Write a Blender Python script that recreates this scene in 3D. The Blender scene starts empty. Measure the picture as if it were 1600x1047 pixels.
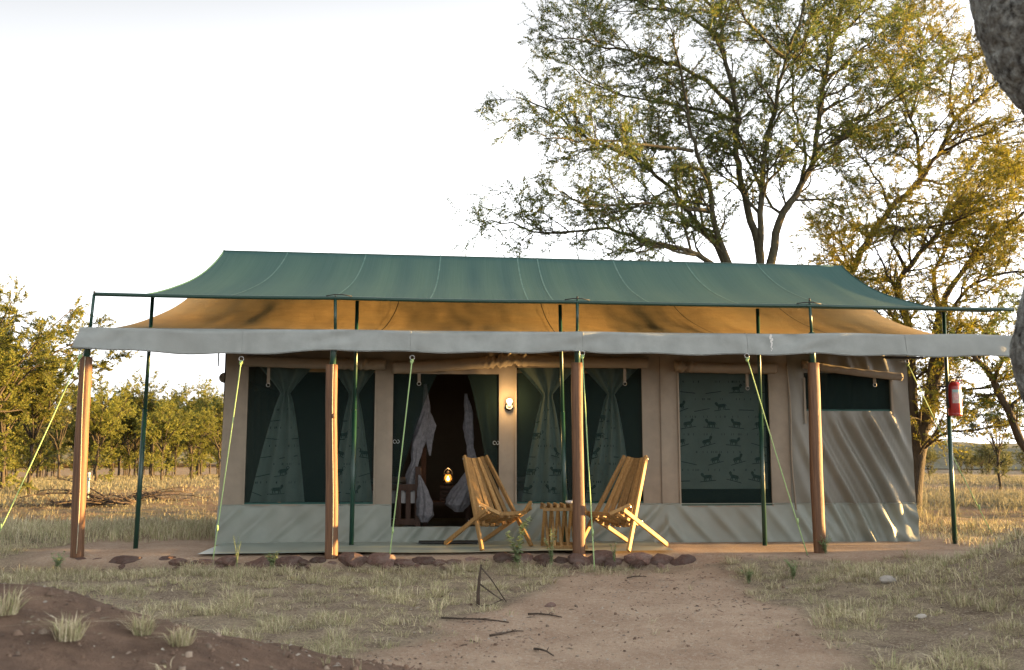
import bpy, math, random
import numpy as np
from mathutils import Vector
PI = math.pi
S = bpy.context.scene
COL = S.collection
random.seed(7)
RNG = np.random.default_rng(7)

# ------------------------------------------------------------------ camera
CAMP = np.array([-0.20, -10.063, 1.052]); YAW = 0.0571; PITCH = 0.123; FPX = 1470.4
cd = bpy.data.cameras.new('camera'); cam = bpy.data.objects.new('camera', cd); COL.objects.link(cam)
cam.location = CAMP; cam.rotation_euler = (PI/2 + PITCH, 0, -YAW)
cd.sensor_width = 36.0; cd.lens = FPX/1600*36.0; cd.clip_start = 0.05; cd.clip_end = 4000
cd.dof.use_dof = True; cd.dof.focus_distance = 10.6; cd.dof.aperture_fstop = 3.4
S.camera = cam
# ------------------------------------------------------------------ sky and sun
SUN_EL, SUN_AZ = math.radians(2.5), math.radians(3.2)     # azimuth from +X towards +Y: the low sun shines along the veranda
w = bpy.data.worlds.new('World'); S.world = w; w.use_nodes = True
nt = w.node_tree; nt.nodes.clear()
sky = nt.nodes.new('ShaderNodeTexSky'); sky.sky_type = 'NISHITA'; sky.sun_disc = False
sky.sun_elevation = SUN_EL; sky.sun_rotation = PI/2 - SUN_AZ; sky.altitude = 1500; sky.air_density = 1.0; sky.dust_density = 3.0
veil = nt.nodes.new('ShaderNodeMix'); veil.data_type = 'RGBA'; veil.inputs[0].default_value = 0.80   # thin even cloud veil over the sky
geo = nt.nodes.new('ShaderNodeTexCoord'); sep = nt.nodes.new('ShaderNodeSeparateXYZ'); ramp = nt.nodes.new('ShaderNodeValToRGB')
nt.links.new(geo.outputs['Generated'], sep.inputs[0]); nt.links.new(sep.outputs[2], ramp.inputs[0])
for i_, (p_, c_) in enumerate([(0.0, 1.0), (.20, .95), (.26, .80), (.36, .52), (.46, .315), (1.0, .36)]):
    e_ = ramp.color_ramp.elements[i_] if i_ < 2 else ramp.color_ramp.elements.new(p_)
    e_.position = p_; e_.color = (c_*.98, c_*.995, c_*1.025, 1)
gain = nt.nodes.new('ShaderNodeVectorMath'); gain.operation = 'SCALE'; gain.inputs[3].default_value = 14.5
glow = nt.nodes.new('ShaderNodeValToRGB'); half = nt.nodes.new('ShaderNodeMath'); half.operation = 'MULTIPLY_ADD'; half.inputs[1].default_value = .5; half.inputs[2].default_value = .5
nt.links.new(sep.outputs[0], half.inputs[0]); nt.links.new(half.outputs[0], glow.inputs[0])     # the veil is brighter towards the sunset side
for i_, (p_, c_) in enumerate([(0.0, .30), (.28, .36), (.50, .52), (.75, .78), (1.0, 1.0)]):
    e_ = glow.color_ramp.elements[i_] if i_ < 2 else glow.color_ramp.elements.new(p_)
    e_.position = p_; e_.color = (c_, c_, c_, 1)
vm = nt.nodes.new('ShaderNodeVectorMath'); vm.operation = 'MULTIPLY'; nt.links.new(ramp.outputs[0], vm.inputs[0]); nt.links.new(glow.outputs[0], vm.inputs[1])
nt.links.new(vm.outputs[0], gain.inputs[0]); nt.links.new(gain.outputs[0], veil.inputs[7])
cn = nt.nodes.new('ShaderNodeTexNoise'); cn.inputs['Scale'].default_value = 1.6; cn.inputs['Detail'].default_value = 3
mr = nt.nodes.new('ShaderNodeMapRange'); mr.inputs[1].default_value = .3; mr.inputs[2].default_value = .7; mr.inputs[3].default_value = .90; mr.inputs[4].default_value = .95
bg = nt.nodes.new('ShaderNodeBackground'); bg.inputs['Strength'].default_value = 0.05
wo = nt.nodes.new('ShaderNodeOutputWorld')
nt.links.new(cn.outputs[0], mr.inputs[0]); nt.links.new(mr.outputs[0], veil.inputs[0])
nt.links.new(sky.outputs[0], veil.inputs[6]); nt.links.new(veil.outputs[2], bg.inputs[0]); nt.links.new(bg.outputs[0], wo.inputs[0])
sl = bpy.data.lights.new('sun', 'SUN'); sl.energy = 5.0; sl.angle = math.radians(0.6); sl.color = (1.0, 0.60, 0.21)
so = bpy.data.objects.new('sun', sl); COL.objects.link(so)
sdir = Vector((math.cos(SUN_EL)*math.cos(SUN_AZ), math.cos(SUN_EL)*math.sin(SUN_AZ), math.sin(SUN_EL)))
so.rotation_euler = sdir.to_track_quat('Z', 'Y').to_euler(); so.location = (30, 5, 12)
S.view_settings.view_transform = 'Standard'; S.view_settings.look = 'None'
S.view_settings.exposure = 3.0; S.view_settings.gamma = 1; S.view_settings.use_curve_mapping = False
S.cycles.transparent_max_bounces = 10; S.cycles.max_bounces = 5; S.cycles.diffuse_bounces = 2; S.cycles.transmission_bounces = 4

# ------------------------------------------------------------------ survey helpers (photo measurements -> metres)
_F = np.array([math.sin(YAW)*math.cos(PITCH), math.cos(YAW)*math.cos(PITCH), math.sin(PITCH)])
_R = np.array([math.cos(YAW), -math.sin(YAW), 0]); _U = np.cross(_R, _F)
def ray(x, y): return _F + _R*(x-800)/FPX - _U*(y-523.5)/FPX
def av(x, y, v): d = ray(x, y); return CAMP + d*(v-CAMP[1])/d[1]      # point on the upright plane at depth v
def az(x, y, z): d = ray(x, y); return CAMP + d*(z-CAMP[2])/d[2]      # point on the level plane at height z
def lerp(a, b, t): return a + (b-a)*t

# ------------------------------------------------------------------ materials
MATS = {}
def mat(name, c1, c2=None, scale=8.0, rough=0.8, bump=0.0, bscale=None, stretch=(1,1,1), detail=4, island=None, objrand=0.0,
        transl=0.0, alpha=1.0, emit=None, estr=0, metal=0.0, spec=0.3, c3=None, bdist=0.01, sheen=0):
    m = bpy.data.materials.new(name); m.use_nodes = True; t = m.node_tree; n = t.nodes; L = t.links
    p = n['Principled BSDF']; out = n['Material Output']
    p.inputs['Roughness'].default_value = rough; p.inputs['Metallic'].default_value = metal
    p.inputs['Specular IOR Level'].default_value = spec
    tc = n.new('ShaderNodeTexCoord'); mp = n.new('ShaderNodeMapping'); mp.inputs['Scale'].default_value = stretch
    L.new(tc.outputs['Object'], mp.inputs[0])
    if c2 is None: c2 = tuple(x*0.8 for x in c1)
    noi = n.new('ShaderNodeTexNoise'); noi.inputs['Scale'].default_value = scale; noi.inputs['Detail'].default_value = detail; noi.inputs['Roughness'].default_value = .62
    L.new(mp.outputs[0], noi.inputs['Vector'])
    rmp = n.new('ShaderNodeMapRange'); rmp.inputs[1].default_value = .32; rmp.inputs[2].default_value = .68
    L.new(noi.outputs[0], rmp.inputs[0])
    mx = n.new('ShaderNodeMix'); mx.data_type = 'RGBA'
    mx.inputs[6].default_value = (*c1, 1); mx.inputs[7].default_value = (*c2, 1)
    if island:
        ge = n.new('ShaderNodeNewGeometry')
        cr = n.new('ShaderNodeValToRGB'); el = cr.color_ramp.elements
        el[0].color = (*island[0], 1); el[1].color = (*island[-1], 1)
        for i, c in enumerate(island[1:-1]):
            e = el.new((i+1)/(len(island)-1)); e.color = (*c, 1)
        L.new(ge.outputs['Random Per Island'], cr.inputs[0])
        mm = n.new('ShaderNodeMix'); mm.data_type = 'RGBA'; mm.blend_type = 'MULTIPLY'; mm.inputs[0].default_value = 1
        mx.inputs[6].default_value = (1.15, 1.15, 1.1, 1); mx.inputs[7].default_value = (.75, .75, .75, 1)
        L.new(rmp.outputs[0], mx.inputs[0]); L.new(mx.outputs[2], mm.inputs[6]); L.new(cr.outputs[0], mm.inputs[7]); col = mm.outputs[2]
    else:
        L.new(rmp.outputs[0], mx.inputs[0]); col = mx.outputs[2]
    if c3:
        n2 = n.new('ShaderNodeTexNoise'); n2.inputs['Scale'].default_value = scale*.17; n2.inputs['Detail'].default_value = 3
        L.new(tc.outputs['Object'], n2.inputs['Vector'])
        r2 = n.new('ShaderNodeMapRange'); r2.inputs[1].default_value = .45; r2.inputs[2].default_value = .7; r2.inputs[4].default_value = .8
        L.new(n2.outputs[0], r2.inputs[0])
        m3 = n.new('ShaderNodeMix'); m3.data_type = 'RGBA'; m3.inputs[7].default_value = (*c3, 1)
        L.new(r2.outputs[0], m3.inputs[0]); L.new(col, m3.inputs[6]); col = m3.outputs[2]
    if objrand:
        oi = n.new('ShaderNodeObjectInfo'); hs = n.new('ShaderNodeHueSaturation'); ra = n.new('ShaderNodeMapRange')
        ra.inputs[3].default_value = 1-objrand; ra.inputs[4].default_value = 1+objrand*.7
        L.new(oi.outputs['Random'], ra.inputs[0]); L.new(ra.outputs[0], hs.inputs['Value']); L.new(col, hs.inputs['Color']); col = hs.outputs[0]
    L.new(col, p.inputs['Base Color'])
    if bump:
        nb = n.new('ShaderNodeTexNoise'); nb.inputs['Scale'].default_value = bscale or scale*4; nb.inputs['Detail'].default_value = 5
        L.new(mp.outputs[0], nb.inputs['Vector'])
        bu = n.new('ShaderNodeBump'); bu.inputs['Strength'].default_value = bump; bu.inputs['Distance'].default_value = bdist
        L.new(nb.outputs[0], bu.inputs['Height']); L.new(bu.outputs[0], p.inputs['Normal'])
    last = p.outputs[0]
    if transl:
        tr = n.new('ShaderNodeBsdfTranslucent'); L.new(col, tr.inputs[0]); ms = n.new('ShaderNodeMixShader'); ms.inputs[0].default_value = transl
        L.new(last, ms.inputs[1]); L.new(tr.outputs[0], ms.inputs[2]); last = ms.outputs[0]
    if alpha < 1:
        tp = n.new('ShaderNodeBsdfTransparent'); ms = n.new('ShaderNodeMixShader'); ms.inputs[0].default_value = alpha
        L.new(tp.outputs[0], ms.inputs[1]); L.new(last, ms.inputs[2]); last = ms.outputs[0]
    if emit:
        p.inputs['Emission Color'].default_value = (*emit, 1); p.inputs['Emission Strength'].default_value = estr
    L.new(last, out.inputs[0]); MATS[name] = m
    return m
M_fly = mat('fly_canvas', (.032,.088,.079), (.048,.110,.099), 7, .75, .3, 160, (16,.08,.08), bdist=.003, transl=.15)
M_hem = mat('hem_green', (.016,.06,.05), (.022,.075,.062), 10, .7)
M_roof = mat('roof_canvas', (0.486,0.329,0.150), (0.392,0.268,0.125), 5, .9, 1.0, 150, c3=(0.405,0.311,0.165), bdist=.012, transl=.15)
M_val = mat('valance_canvas', (.280,.298,.282), (.228,.245,.232), 6, .75, .3, 60, c3=(.215,.225,.208), bdist=.005)
M_wall = mat('wall_canvas', (0.255,0.215,0.162), (0.212,0.178,0.135), 6, .80, .35, 120, (1,1,1.0), c3=(0.200,0.172,0.133), bdist=.004)
M_skirt = mat('skirt_pvc', (.200,.226,.192), (.165,.188,.160), 5, .46, .15, 40, c3=(.175,.180,.145), bdist=.004, spec=.5)
M_panel = mat('panel_canvas', (0.162,0.152,0.118), (0.133,0.125,0.098), 5, .48, .2, 60, c3=(0.127,0.127,0.102), bdist=.004, spec=.5)
M_floor = mat('floor_pvc', (.27,.32,.285), (.215,.255,.225), 3, .45, .1, 30, c3=(.24,.23,.185))
M_gauze = mat('gauze', (.0055,.019,.0165), (.0045,.016,.014), 60, .9, alpha=.62)
M_curt = mat('curtain', (0.383,0.506,0.444), (0.321,0.429,0.375), 6, .9, transl=.3)
M_print = mat('curtain_print', (.035,.075,.062), (.06,.11,.09), 20, .9)
M_wood = mat('chair_wood', (0.338,0.205,0.076), (0.216,0.119,0.040), 7, .6, .3, 40, (9,9,1.2), objrand=.34, bdist=.002)
M_post = mat('post_wood', (0.176,0.090,0.045), (0.074,0.036,0.020), 13, .6, .7, 40, (7,7,.20), bdist=.004)
M_pole = mat('pole_green', (0.007,0.038,0.026), (0.011,0.046,0.032), 14, .35, spec=.5)
M_rope = mat('rope_green', (0.274,0.403,0.158), (0.331,0.461,0.216), 60, .7)
M_metal = mat('steel', (.45,.45,.43), (.32,.32,.31), 30, .4, metal=.9)
M_black = mat('black_rubber', (.012,.012,.012), (.02,.02,.02), 20, .6)
M_dark = mat('dark_wood', (0.075,0.040,0.025), (0.048,0.025,0.016), 12, .6, .2, 30, (6,6,1))
M_white = mat('white_linen', (0.490,0.483,0.469), (0.420,0.420,0.420), 6, .9, .2, 30)
M_net = mat('bed_net', (0.306,0.306,0.323), (0.187,0.187,0.204), 22, .9, .8, 40, transl=.2)
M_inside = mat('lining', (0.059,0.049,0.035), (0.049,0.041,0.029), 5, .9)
M_red = mat('red_paint', (0.302,0.016,0.013), (0.259,0.013,0.010), 10, .3, spec=.5)
M_paper = mat('label_paper', (0.465,0.413,0.375), (0.338,0.225,0.210), 40, .6)
M_teal = mat('label_teal', (.22,.42,.42), (.30,.45,.45), 30, .6)
M_bulb = mat('bulb_glow', (1,.9,.7), emit=(1,.60,.20), estr=.9)
M_china = mat('white_ceramic', (0.576,0.560,0.528), (0.528,0.512,0.480), 12, .4)
M_flame = mat('lamp_flame', (1,.7,.3), emit=(1,.50,.12), estr=3.5)
M_glass = mat('lamp_glass', (1,.62,.2), alpha=.25, rough=.1, emit=(1,.42,.08), estr=.12)
M_stone = mat('border_stone', (.250,.145,.110), (.115,.072,.060), 9, .9, .9, 24, c3=(.27,.205,.175), objrand=.5, bdist=.03)
M_pale = mat('pale_stone', (0.414,0.387,0.342), (0.288,0.261,0.225), 9, .9, .5, 30, objrand=.15)
M_bark = mat('bark', (0.065,0.053,0.038), (0.034,0.027,0.020), 7, .95, .9, 14, (3,3,.7), bdist=.03)
M_barkg = mat('bark_green', (0.089,0.083,0.050), (0.041,0.036,0.024), 8, .95, .8, 16, (3,3,.7), bdist=.02)
M_barkn = mat('bark_near', (.400,.420,.390), (.016,.014,.013), 26, .95, 1.0, 30, (1,1,.7), c3=(.075,.066,.055), bdist=.06, detail=5)
M_dry = mat('dead_wood', (0.092,0.068,0.050), (0.048,0.036,0.027), 12, .9, .5, 30)
LG = [(0.057, 0.107, 0.029), (0.086, 0.141, 0.034), (0.122, 0.158, 0.037), (0.158, 0.18, 0.043), (0.216, 0.18, 0.04)]
LY = [(0.136, 0.157, 0.025), (0.178, 0.191, 0.027), (0.246, 0.217, 0.025), (0.306, 0.234, 0.024), (0.145, 0.162, 0.031)]
LW = [(0.101, 0.13, 0.029), (0.151, 0.173, 0.038), (0.194, 0.202, 0.043), (0.238, 0.209, 0.043)]
LB = [(0.096, 0.115, 0.051), (0.121, 0.14, 0.061), (0.147, 0.153, 0.064), (0.178, 0.166, 0.064)]
M_leafg = mat('leaf_olive', (1,1,1), (1,1,1), .5, .6, island=LG, transl=.42)
M_leafy = mat('leaf_yellow', (1,1,1), (1,1,1), .5, .6, island=LY, transl=.42)
M_leafw = mat('leaf_wood', (1,1,1), (1,1,1), .4, .7, island=LW, transl=.40, objrand=.22)
M_leafb = mat('leaf_grey', (1,1,1), (1,1,1), .5, .7, island=LB, transl=.35, objrand=.15)
M_grass = mat('grass_blades', (1,1,1), (1,1,1), .9, .8, island=[(.58,.51,.32), (.43,.42,.23), (.32,.34,.17), (.64,.55,.37), (.76,.68,.50), (.50,.44,.28), (.22,.175,.11), (.40,.33,.22)], transl=.3)
M_straw = mat('straw_blades', (1,1,1), (1,1,1), .3, .8, island=[(.225,.205,.135), (.27,.245,.165), (.19,.18,.115), (.15,.155,.095), (.31,.285,.205)], transl=.3)
M_weed = mat('weed_leaf', (.25,.32,.15), (.32,.38,.20), 12, .7, transl=.3)
M_hill = mat('hill_scrub', (0.079,0.079,0.038), (0.128,0.112,0.064), .09, .95, .6, .3, c3=(0.150,0.131,0.086), bdist=2)
M_litter = mat('litter', (1,1,1), (1,1,1), 2, .9, island=[(.30,.25,.18), (.10,.07,.05), (.42,.38,.32), (.17,.11,.08), (.22,.14,.10), (.07,.05,.04)])

# ------------------------------------------------------------------ mesh helpers
BASE = {}
def V3(p): return (float(p[0]), float(p[1]), float(p[2]))
def empty(name, loc, label, cat, group=None):
    o = bpy.data.objects.new(name, None); COL.objects.link(o); o.location = V3(loc); o.empty_display_size = .2
    BASE[o.name] = np.array(V3(loc)); o['label'] = label; o['category'] = cat
    if group: o['group'] = group
    return o
def link(name, me, m, parent=None, smooth=False, base=None):
    o = bpy.data.objects.new(name, me); COL.objects.link(o)
    if m is not None: me.materials.append(m)
    if parent is not None:
        o.parent = parent; BASE[o.name] = BASE[parent.name]
    else: BASE[o.name] = np.zeros(3) if base is None else np.array(base, float); o.location = BASE[o.name]
    if smooth: me.shade_smooth()
    return o
def tag(o, label, cat, group=None, kind=None):
    o['label'] = label; o['category'] = cat
    if group: o['group'] = group
    if kind: o['kind'] = kind
    return o
class MB:
    def __init__(s): s.v = []; s.f = []
    def add(s, vs, fs):
        k = len(s.v); s.v.extend(V3(p) for p in vs); s.f.extend(tuple(i+k for i in f) for f in fs); return s
    def box(s, lo, hi):
        x0,y0,z0 = lo; x1,y1,z1 = hi
        return s.add([(x0,y0,z0),(x1,y0,z0),(x1,y1,z0),(x0,y1,z0),(x0,y0,z1),(x1,y0,z1),(x1,y1,z1),(x0,y1,z1)],
                     [(3,2,1,0),(4,5,6,7),(0,1,5,4),(1,2,6,5),(2,3,7,6),(3,0,4,7)])
    def stick(s, a, b, wd, th, side=(1,0,0)):
        a = np.array(a,float); b = np.array(b,float); d = (b-a)/np.linalg.norm(b-a); sd = np.array(side,float)
        sd = sd - d*(sd@d); sd /= np.linalg.norm(sd); up = np.cross(sd, d)
        c = .22
        prof = [(-1,-1+c),(-1+c,-1),(1-c,-1),(1,-1+c),(1,1-c),(1-c,1),(-1+c,1),(-1,1-c)]
        vs = [p + sd*q[0]*wd/2 + up*q[1]*th/2 for p in (a,b) for q in prof]
        n = 8
        return s.add(vs, [tuple(range(n))[::-1], tuple(range(n,2*n))] + [(i,(i+1)%n,n+(i+1)%n,n+i) for i in range(n)])
    def tube(s, pts, rad, n=8, cap=True):
        pts = [np.array(p,float) for p in pts]
        if not hasattr(rad,'__len__'): rad = [rad]*len(pts)
        k0 = len(s.v); ref = None
        for i,p in enumerate(pts):
            d = pts[min(i+1,len(pts)-1)] - pts[max(i-1,0)]; d = d/(np.linalg.norm(d)+1e-9)
            if ref is None: ref = np.array([0,0,1.]) if abs(d[2])<.9 else np.array([1.,0,0])
            a = ref - d*(ref@d); a /= np.linalg.norm(a)+1e-9; b = np.cross(d,a); ref = a
            for j in range(n):
                t = 2*PI*j/n; q = p + (a*math.cos(t)+b*math.sin(t))*rad[i]; s.v.append((q[0],q[1],q[2]))
        for i in range(len(pts)-1):
            for j in range(n):
                s.f.append((k0+i*n+j, k0+i*n+(j+1)%n, k0+(i+1)*n+(j+1)%n, k0+(i+1)*n+j))
        if cap: s.f.append(tuple(k0+j for j in range(n))[::-1]); s.f.append(tuple(k0+(len(pts)-1)*n+j for j in range(n)))
        return s
    def grid(s, P):
        h,wd = P.shape[:2]; k = len(s.v); s.v.extend(map(tuple, P.reshape(-1,3).tolist()))
        s.f.extend((k+i*wd+j, k+i*wd+j+1, k+(i+1)*wd+j+1, k+(i+1)*wd+j) for i in range(h-1) for j in range(wd-1)); return s
    def lathe(s, c, prof, n=16):
        k0 = len(s.v)
        for r,z in prof:
            for j in range(n): s.v.append((c[0]+r*math.cos(2*PI*j/n), c[1]+r*math.sin(2*PI*j/n), c[2]+z))
        for i in range(len(prof)-1):
            for j in range(n): s.f.append((k0+i*n+j, k0+i*n+(j+1)%n, k0+(i+1)*n+(j+1)%n, k0+(i+1)*n+j))
        s.f.append(tuple(k0+j for j in range(n))[::-1]); s.f.append(tuple(k0+(len(prof)-1)*n+j for j in range(n))); return s
    def build(s, name, m, parent=None, smooth=False, base=None):
        b = BASE[parent.name] if parent is not None else (np.zeros(3) if base is None else np.array(base,float))
        me = bpy.data.meshes.new(name); vv = (np.array(s.v)-b).tolist(); me.from_pydata(vv, [], s.f); me.update()
        return link(name, me, m, parent, smooth, base)
def arr_mesh(name, verts, faces):
    """verts (N,3); faces: list of (M,k) index arrays"""
    me = bpy.data.meshes.new(name); verts = np.ascontiguousarray(verts, dtype=np.float32)
    me.vertices.add(len(verts)); me.vertices.foreach_set('co', verts.ravel())
    tot = np.concatenate([np.full(len(f), f.shape[1], np.int32) for f in faces]); idx = np.concatenate([f.ravel() for f in faces]).astype(np.int32)
    me.loops.add(len(idx)); me.loops.foreach_set('vertex_index', idx)
    me.polygons.add(len(tot)); me.polygons.foreach_set('loop_start', np.concatenate([[0], np.cumsum(tot)[:-1]]).astype(np.int32))
    me.polygons.foreach_set('loop_total', tot); me.update(calc_edges=True); return me
def smoothnoise(x, y, seed=0, oct=4):
    r = np.random.default_rng(seed); o = np.zeros(np.broadcast(x,y).shape); a = 1.; f = 1.
    for k in range(oct):
        for q in range(3):
            th = r.uniform(0,2*PI); ph = r.uniform(0,2*PI); ff = f*r.uniform(.7,1.4)
            o += a/3*np.sin((x*math.cos(th)+y*math.sin(th))*ff+ph + 1.3*np.sin((x*math.sin(th)-y*math.cos(th))*ff*.63+ph*2))
        a *= .55; f *= 2.1
    return o

# ------------------------------------------------------------------ ground
def sstep(a, b, x): t = np.clip((x-a)/(b-a), 0, 1); return t*t*(3-2*t)
def gz(x, y):
    x = np.asarray(x,float); y = np.asarray(y,float)
    front = 1 - sstep(-.17, -.02, y); frontr = 1 - sstep(-2.2, .3, y)
    k = sstep(2.0, 2.8, x); fr = front*(1-k) + frontr*k
    z = -.008 - .127*fr
    tm = np.clip((.3-x)/3.1, 0, 1.15); dy = y+5.75-.12*x
    z = z + .84*tm*np.where(dy>0, np.exp(-(dy/.80)**2), np.exp(-(dy/2.2)**2))*(1+.05*smoothnoise(x*2,y*2,6,2))
    z = z + .72*np.exp(-(((x-5.7)/1.5)**2 + ((y+2.7)/1.15)**2)) + .28*sstep(2.4,5,x)*(1-sstep(-3.5,-1.2,y))*(1-sstep(9,14,x))
    z = z + 1.5*np.exp(-((x-11.0)/2.1)**2)*sstep(-10.5,-8,y)*(1-sstep(-1.0,-.15,y))  # bank added out of view to shade the foreground from the low sun
    z = z + 1.15*np.exp(-(((x-8.8)/1.1)**2 + ((y+.18)/.42)**2))  # hump added out of view, keeps sun off the border stones and grass
    d = np.hypot(x-CAMP[0], y-CAMP[1])
    near = 1-sstep(14,30,d)
    ins = sstep(-3.3,-3.0,x)*(1-sstep(5.4,5.7,x))*sstep(-.15,.05,y)*(1-sstep(5.2,5.6,y))
    veranda = sstep(-4.2,-3.6,x)*(1-sstep(5.6,6.4,x))*sstep(-.25,0,y)*(1-sstep(5.2,5.6,y))
    rough = .022*smoothnoise(x*2.2, y*2.2, 3, 3) + .011*smoothnoise(x*11, y*11, 4, 4) + .030*np.clip(smoothnoise(x*6,y*6,7,4),-.3,1.4)*sstep(.1,.5,tm)*(y<-4)
    z = z + rough*(1-.85*veranda)*(.35+.65*near) - .014*ins
    z = z + .10*smoothnoise(x*.12, y*.12, 5, 2)*sstep(16,40,d) - np.clip(d-46,0,160)*.030*sstep(46,60,d)
    return z
def axis(c, n, near, far):
    t = np.linspace(-1,1,n); k = 6.2
    a = c + np.sinh(t*k)/math.sinh(k)*far
    return a
gx = axis(.2, 460, 0, 700); gy = axis(-5.6, 460, 0, 700)
GX, GY = np.meshgrid(gx, gy)
GZ = gz(GX, GY)
n = len(gx); I = np.arange(n*n).reshape(n,n)
gf = np.stack([I[:-1,:-1], I[:-1,1:], I[1:,1:], I[1:,:-1]], -1).reshape(-1,4)
gm = arr_mesh('ground', np.stack([GX,GY,GZ],-1).reshape(-1,3), [gf]); gm.shade_smooth()
PL = np.array([az(x,y,-.13)[:2] for x,y in [(905,889),(872,915),(795,945),(715,968),(655,1000),(600,1047),(560,1100)]])
PR = np.array([az(x,y,-.13)[:2] for x,y in [(1085,889),(1170,915),(1225,945),(1250,968),(1280,1000),(1320,1047),(1350,1100)]])
def path_mask(x, y):
    o = np.argsort(PL[:,1]); l = np.interp(y, PL[o,1], PL[o,0]); o = np.argsort(PR[:,1]); r = np.interp(y, PR[o,1], PR[o,0])
    nz = .16*smoothnoise(x*3, y*3, 11, 3)
    m = sstep(-.16,.16, np.minimum(x-l, r-x)+nz)*(1-sstep(-1.0,-.55,y)*0)
    return m*(1-sstep(-.8,-.5,y)*(1-sstep(2,2.3,x))*.6)
def bare_mask(x, y):
    mound = sstep(-.12,.16, .22 - np.maximum(y+5.35-.12*x, (x+.42)*.55) + .16*smoothnoise(x*3,y*3,12,4))
    strip = sstep(-.62+.40*(1-sstep(1.9,2.4,x)),-.35+.30*(1-sstep(1.9,2.4,x)),y+.10*smoothnoise(x*3,y*3,13,2))*(1-sstep(1.6,2.2,y))*sstep(-4.9,-4.2,x)*(1-sstep(6.2,6.8,x))
    left = sstep(.2,.5,y)*(1-sstep(1.7,2.4,y+.2*smoothnoise(x*2,y*2,15,2)))*sstep(-4.6,-3.8,x)*(1-sstep(-2.9,-2.5,x))
    return np.clip(np.maximum(np.maximum(mound, strip), left), 0, 1)
pm = path_mask(GX,GY); bm_ = bare_mask(GX,GY); soil = np.maximum(pm,bm_)
mound_m = sstep(-.2,.3, .22 - np.maximum(GY+5.35-.12*GX, (GX+.5)*.55))
at = gm.color_attributes.new('soil', 'FLOAT_COLOR', 'POINT')
cc = np.ones((n*n,4),np.float32); cc[:,0] = soil.ravel(); cc[:,1] = mound_m.ravel(); cc[:,2] = sstep(6,14,np.hypot(GX,GY+6)).ravel()
at.data.foreach_set('color', cc.ravel())
M_ground = bpy.data.materials.new('ground_soil'); M_ground.use_nodes = True
def ground_nodes():
    t = M_ground.node_tree; N = t.nodes; L = t.links; p = N['Principled BSDF']; p.inputs['Roughness'].default_value = .95; p.inputs['Specular IOR Level'].default_value = .15
    tc = N.new('ShaderNodeTexCoord'); a = N.new('ShaderNodeVertexColor'); a.layer_name = 'soil'; sp = N.new('ShaderNodeSeparateColor'); L.new(a.outputs[0], sp.inputs[0])
    def noise(s, d=5, r=.6):
        q = N.new('ShaderNodeTexNoise'); q.inputs['Scale'].default_value = s; q.inputs['Detail'].default_value = d; q.inputs['Roughness'].default_value = r; L.new(tc.outputs['Object'], q.inputs['Vector']); return q.outputs[0]
    def rng(s, a0, a1, b0=0, b1=1):
        q = N.new('ShaderNodeMapRange'); q.inputs[1].default_value = a0; q.inputs[2].default_value = a1; q.inputs[3].default_value = b0; q.inputs[4].default_value = b1; L.new(s, q.inputs[0]); return q.outputs[0]
    def mix(f, a0, b0):
        q = N.new('ShaderNodeMix'); q.data_type = 'RGBA'
        for s, i in ((f,0),(a0,6),(b0,7)):
            if isinstance(s, tuple): q.inputs[i].default_value = (*s,1)
            else: L.new(s, q.inputs[i])
        return q.outputs[2]
    soilc = mix(rng(noise(1.6,7,.68),.36,.64), (.52,.385,.275), (.365,.250,.172))
    soilc = mix(rng(noise(38,6,.7),.50,.72), soilc, (.56,.48,.38))
    soilc = mix(rng(noise(62,5,.75),.58,.70), soilc, (.16,.108,.080)); soilc = mix(rng(noise(9,8,.75),.58,.74), soilc, (.30,.21,.145))
    md = mix(rng(noise(6,6,.7),.35,.65), (.225,.148,.103), (.125,.083,.060))
    soilc = mix(sp.outputs[1], soilc, md)
    grassc = mix(rng(noise(5,6,.7),.35,.65), (.33,.265,.185), (.165,.122,.090))
    grassc = mix(rng(noise(55,5,.7),.50,.70), grassc, (.52,.44,.31))
    far = mix(rng(noise(.35,6,.65),.42,.6), (.24,.175,.095), (.20,.115,.065))
    far = mix(rng(noise(1.1,5,.65),.52,.7), far, (.15,.145,.06))
    grassc = mix(sp.outputs[2], grassc, far)
    c = mix(sp.outputs[0], grassc, soilc)
    L.new(c, p.inputs['Base Color'])
    b = N.new('ShaderNodeBump'); b.inputs['Strength'].default_value = 1.0; b.inputs['Distance'].default_value = .028
    ad = N.new('ShaderNodeMath'); ad.operation = 'ADD'; L.new(noise(16,8,.7), ad.inputs[0]); L.new(noise(70,4,.7), ad.inputs[1]); L.new(ad.outputs[0], b.inputs['Height']); L.new(b.outputs[0], p.inputs['Normal'])
ground_nodes()
g = link('ground', gm, M_ground); tag(g, 'red brown bare soil and thin grass around the tent', 'ground', kind='structure')
# hills closing the view
def hill(name, a0, a1, dist, hfun, label):
    A = np.linspace(a0,a1,90); Rr = np.linspace(-.35,1.2,26); P = np.zeros((26,90,3))
    for i,r in enumerate(Rr):
        D = dist*(1+.35*r); x = CAMP[0]+D*np.sin(A); y = CAMP[1]+D*np.cos(A)
        prof = math.exp(-((r-.25)/.42)**2); zz = -6 + prof*(hfun(A)+6) + 1.6*smoothnoise(x*.03,y*.03,21,4)*prof
        P[i,:,0] = x; P[i,:,1] = y; P[i,:,2] = zz
    o = MB().grid(P).build(name, M_hill, None, True); tag(o, label, 'hill', kind='structure'); return o
hill('hill', -1.2, -.22, 420, lambda A: 9*np.exp(-((A+.36)/.16)**2)+8, 'wooded hill far behind the left trees')
hill('hill', .10, 1.1, 380, lambda A: 5.0-7*np.abs(A-.62)+1.2*np.sin(A*17), 'pale scrub hill far behind the right field')

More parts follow.
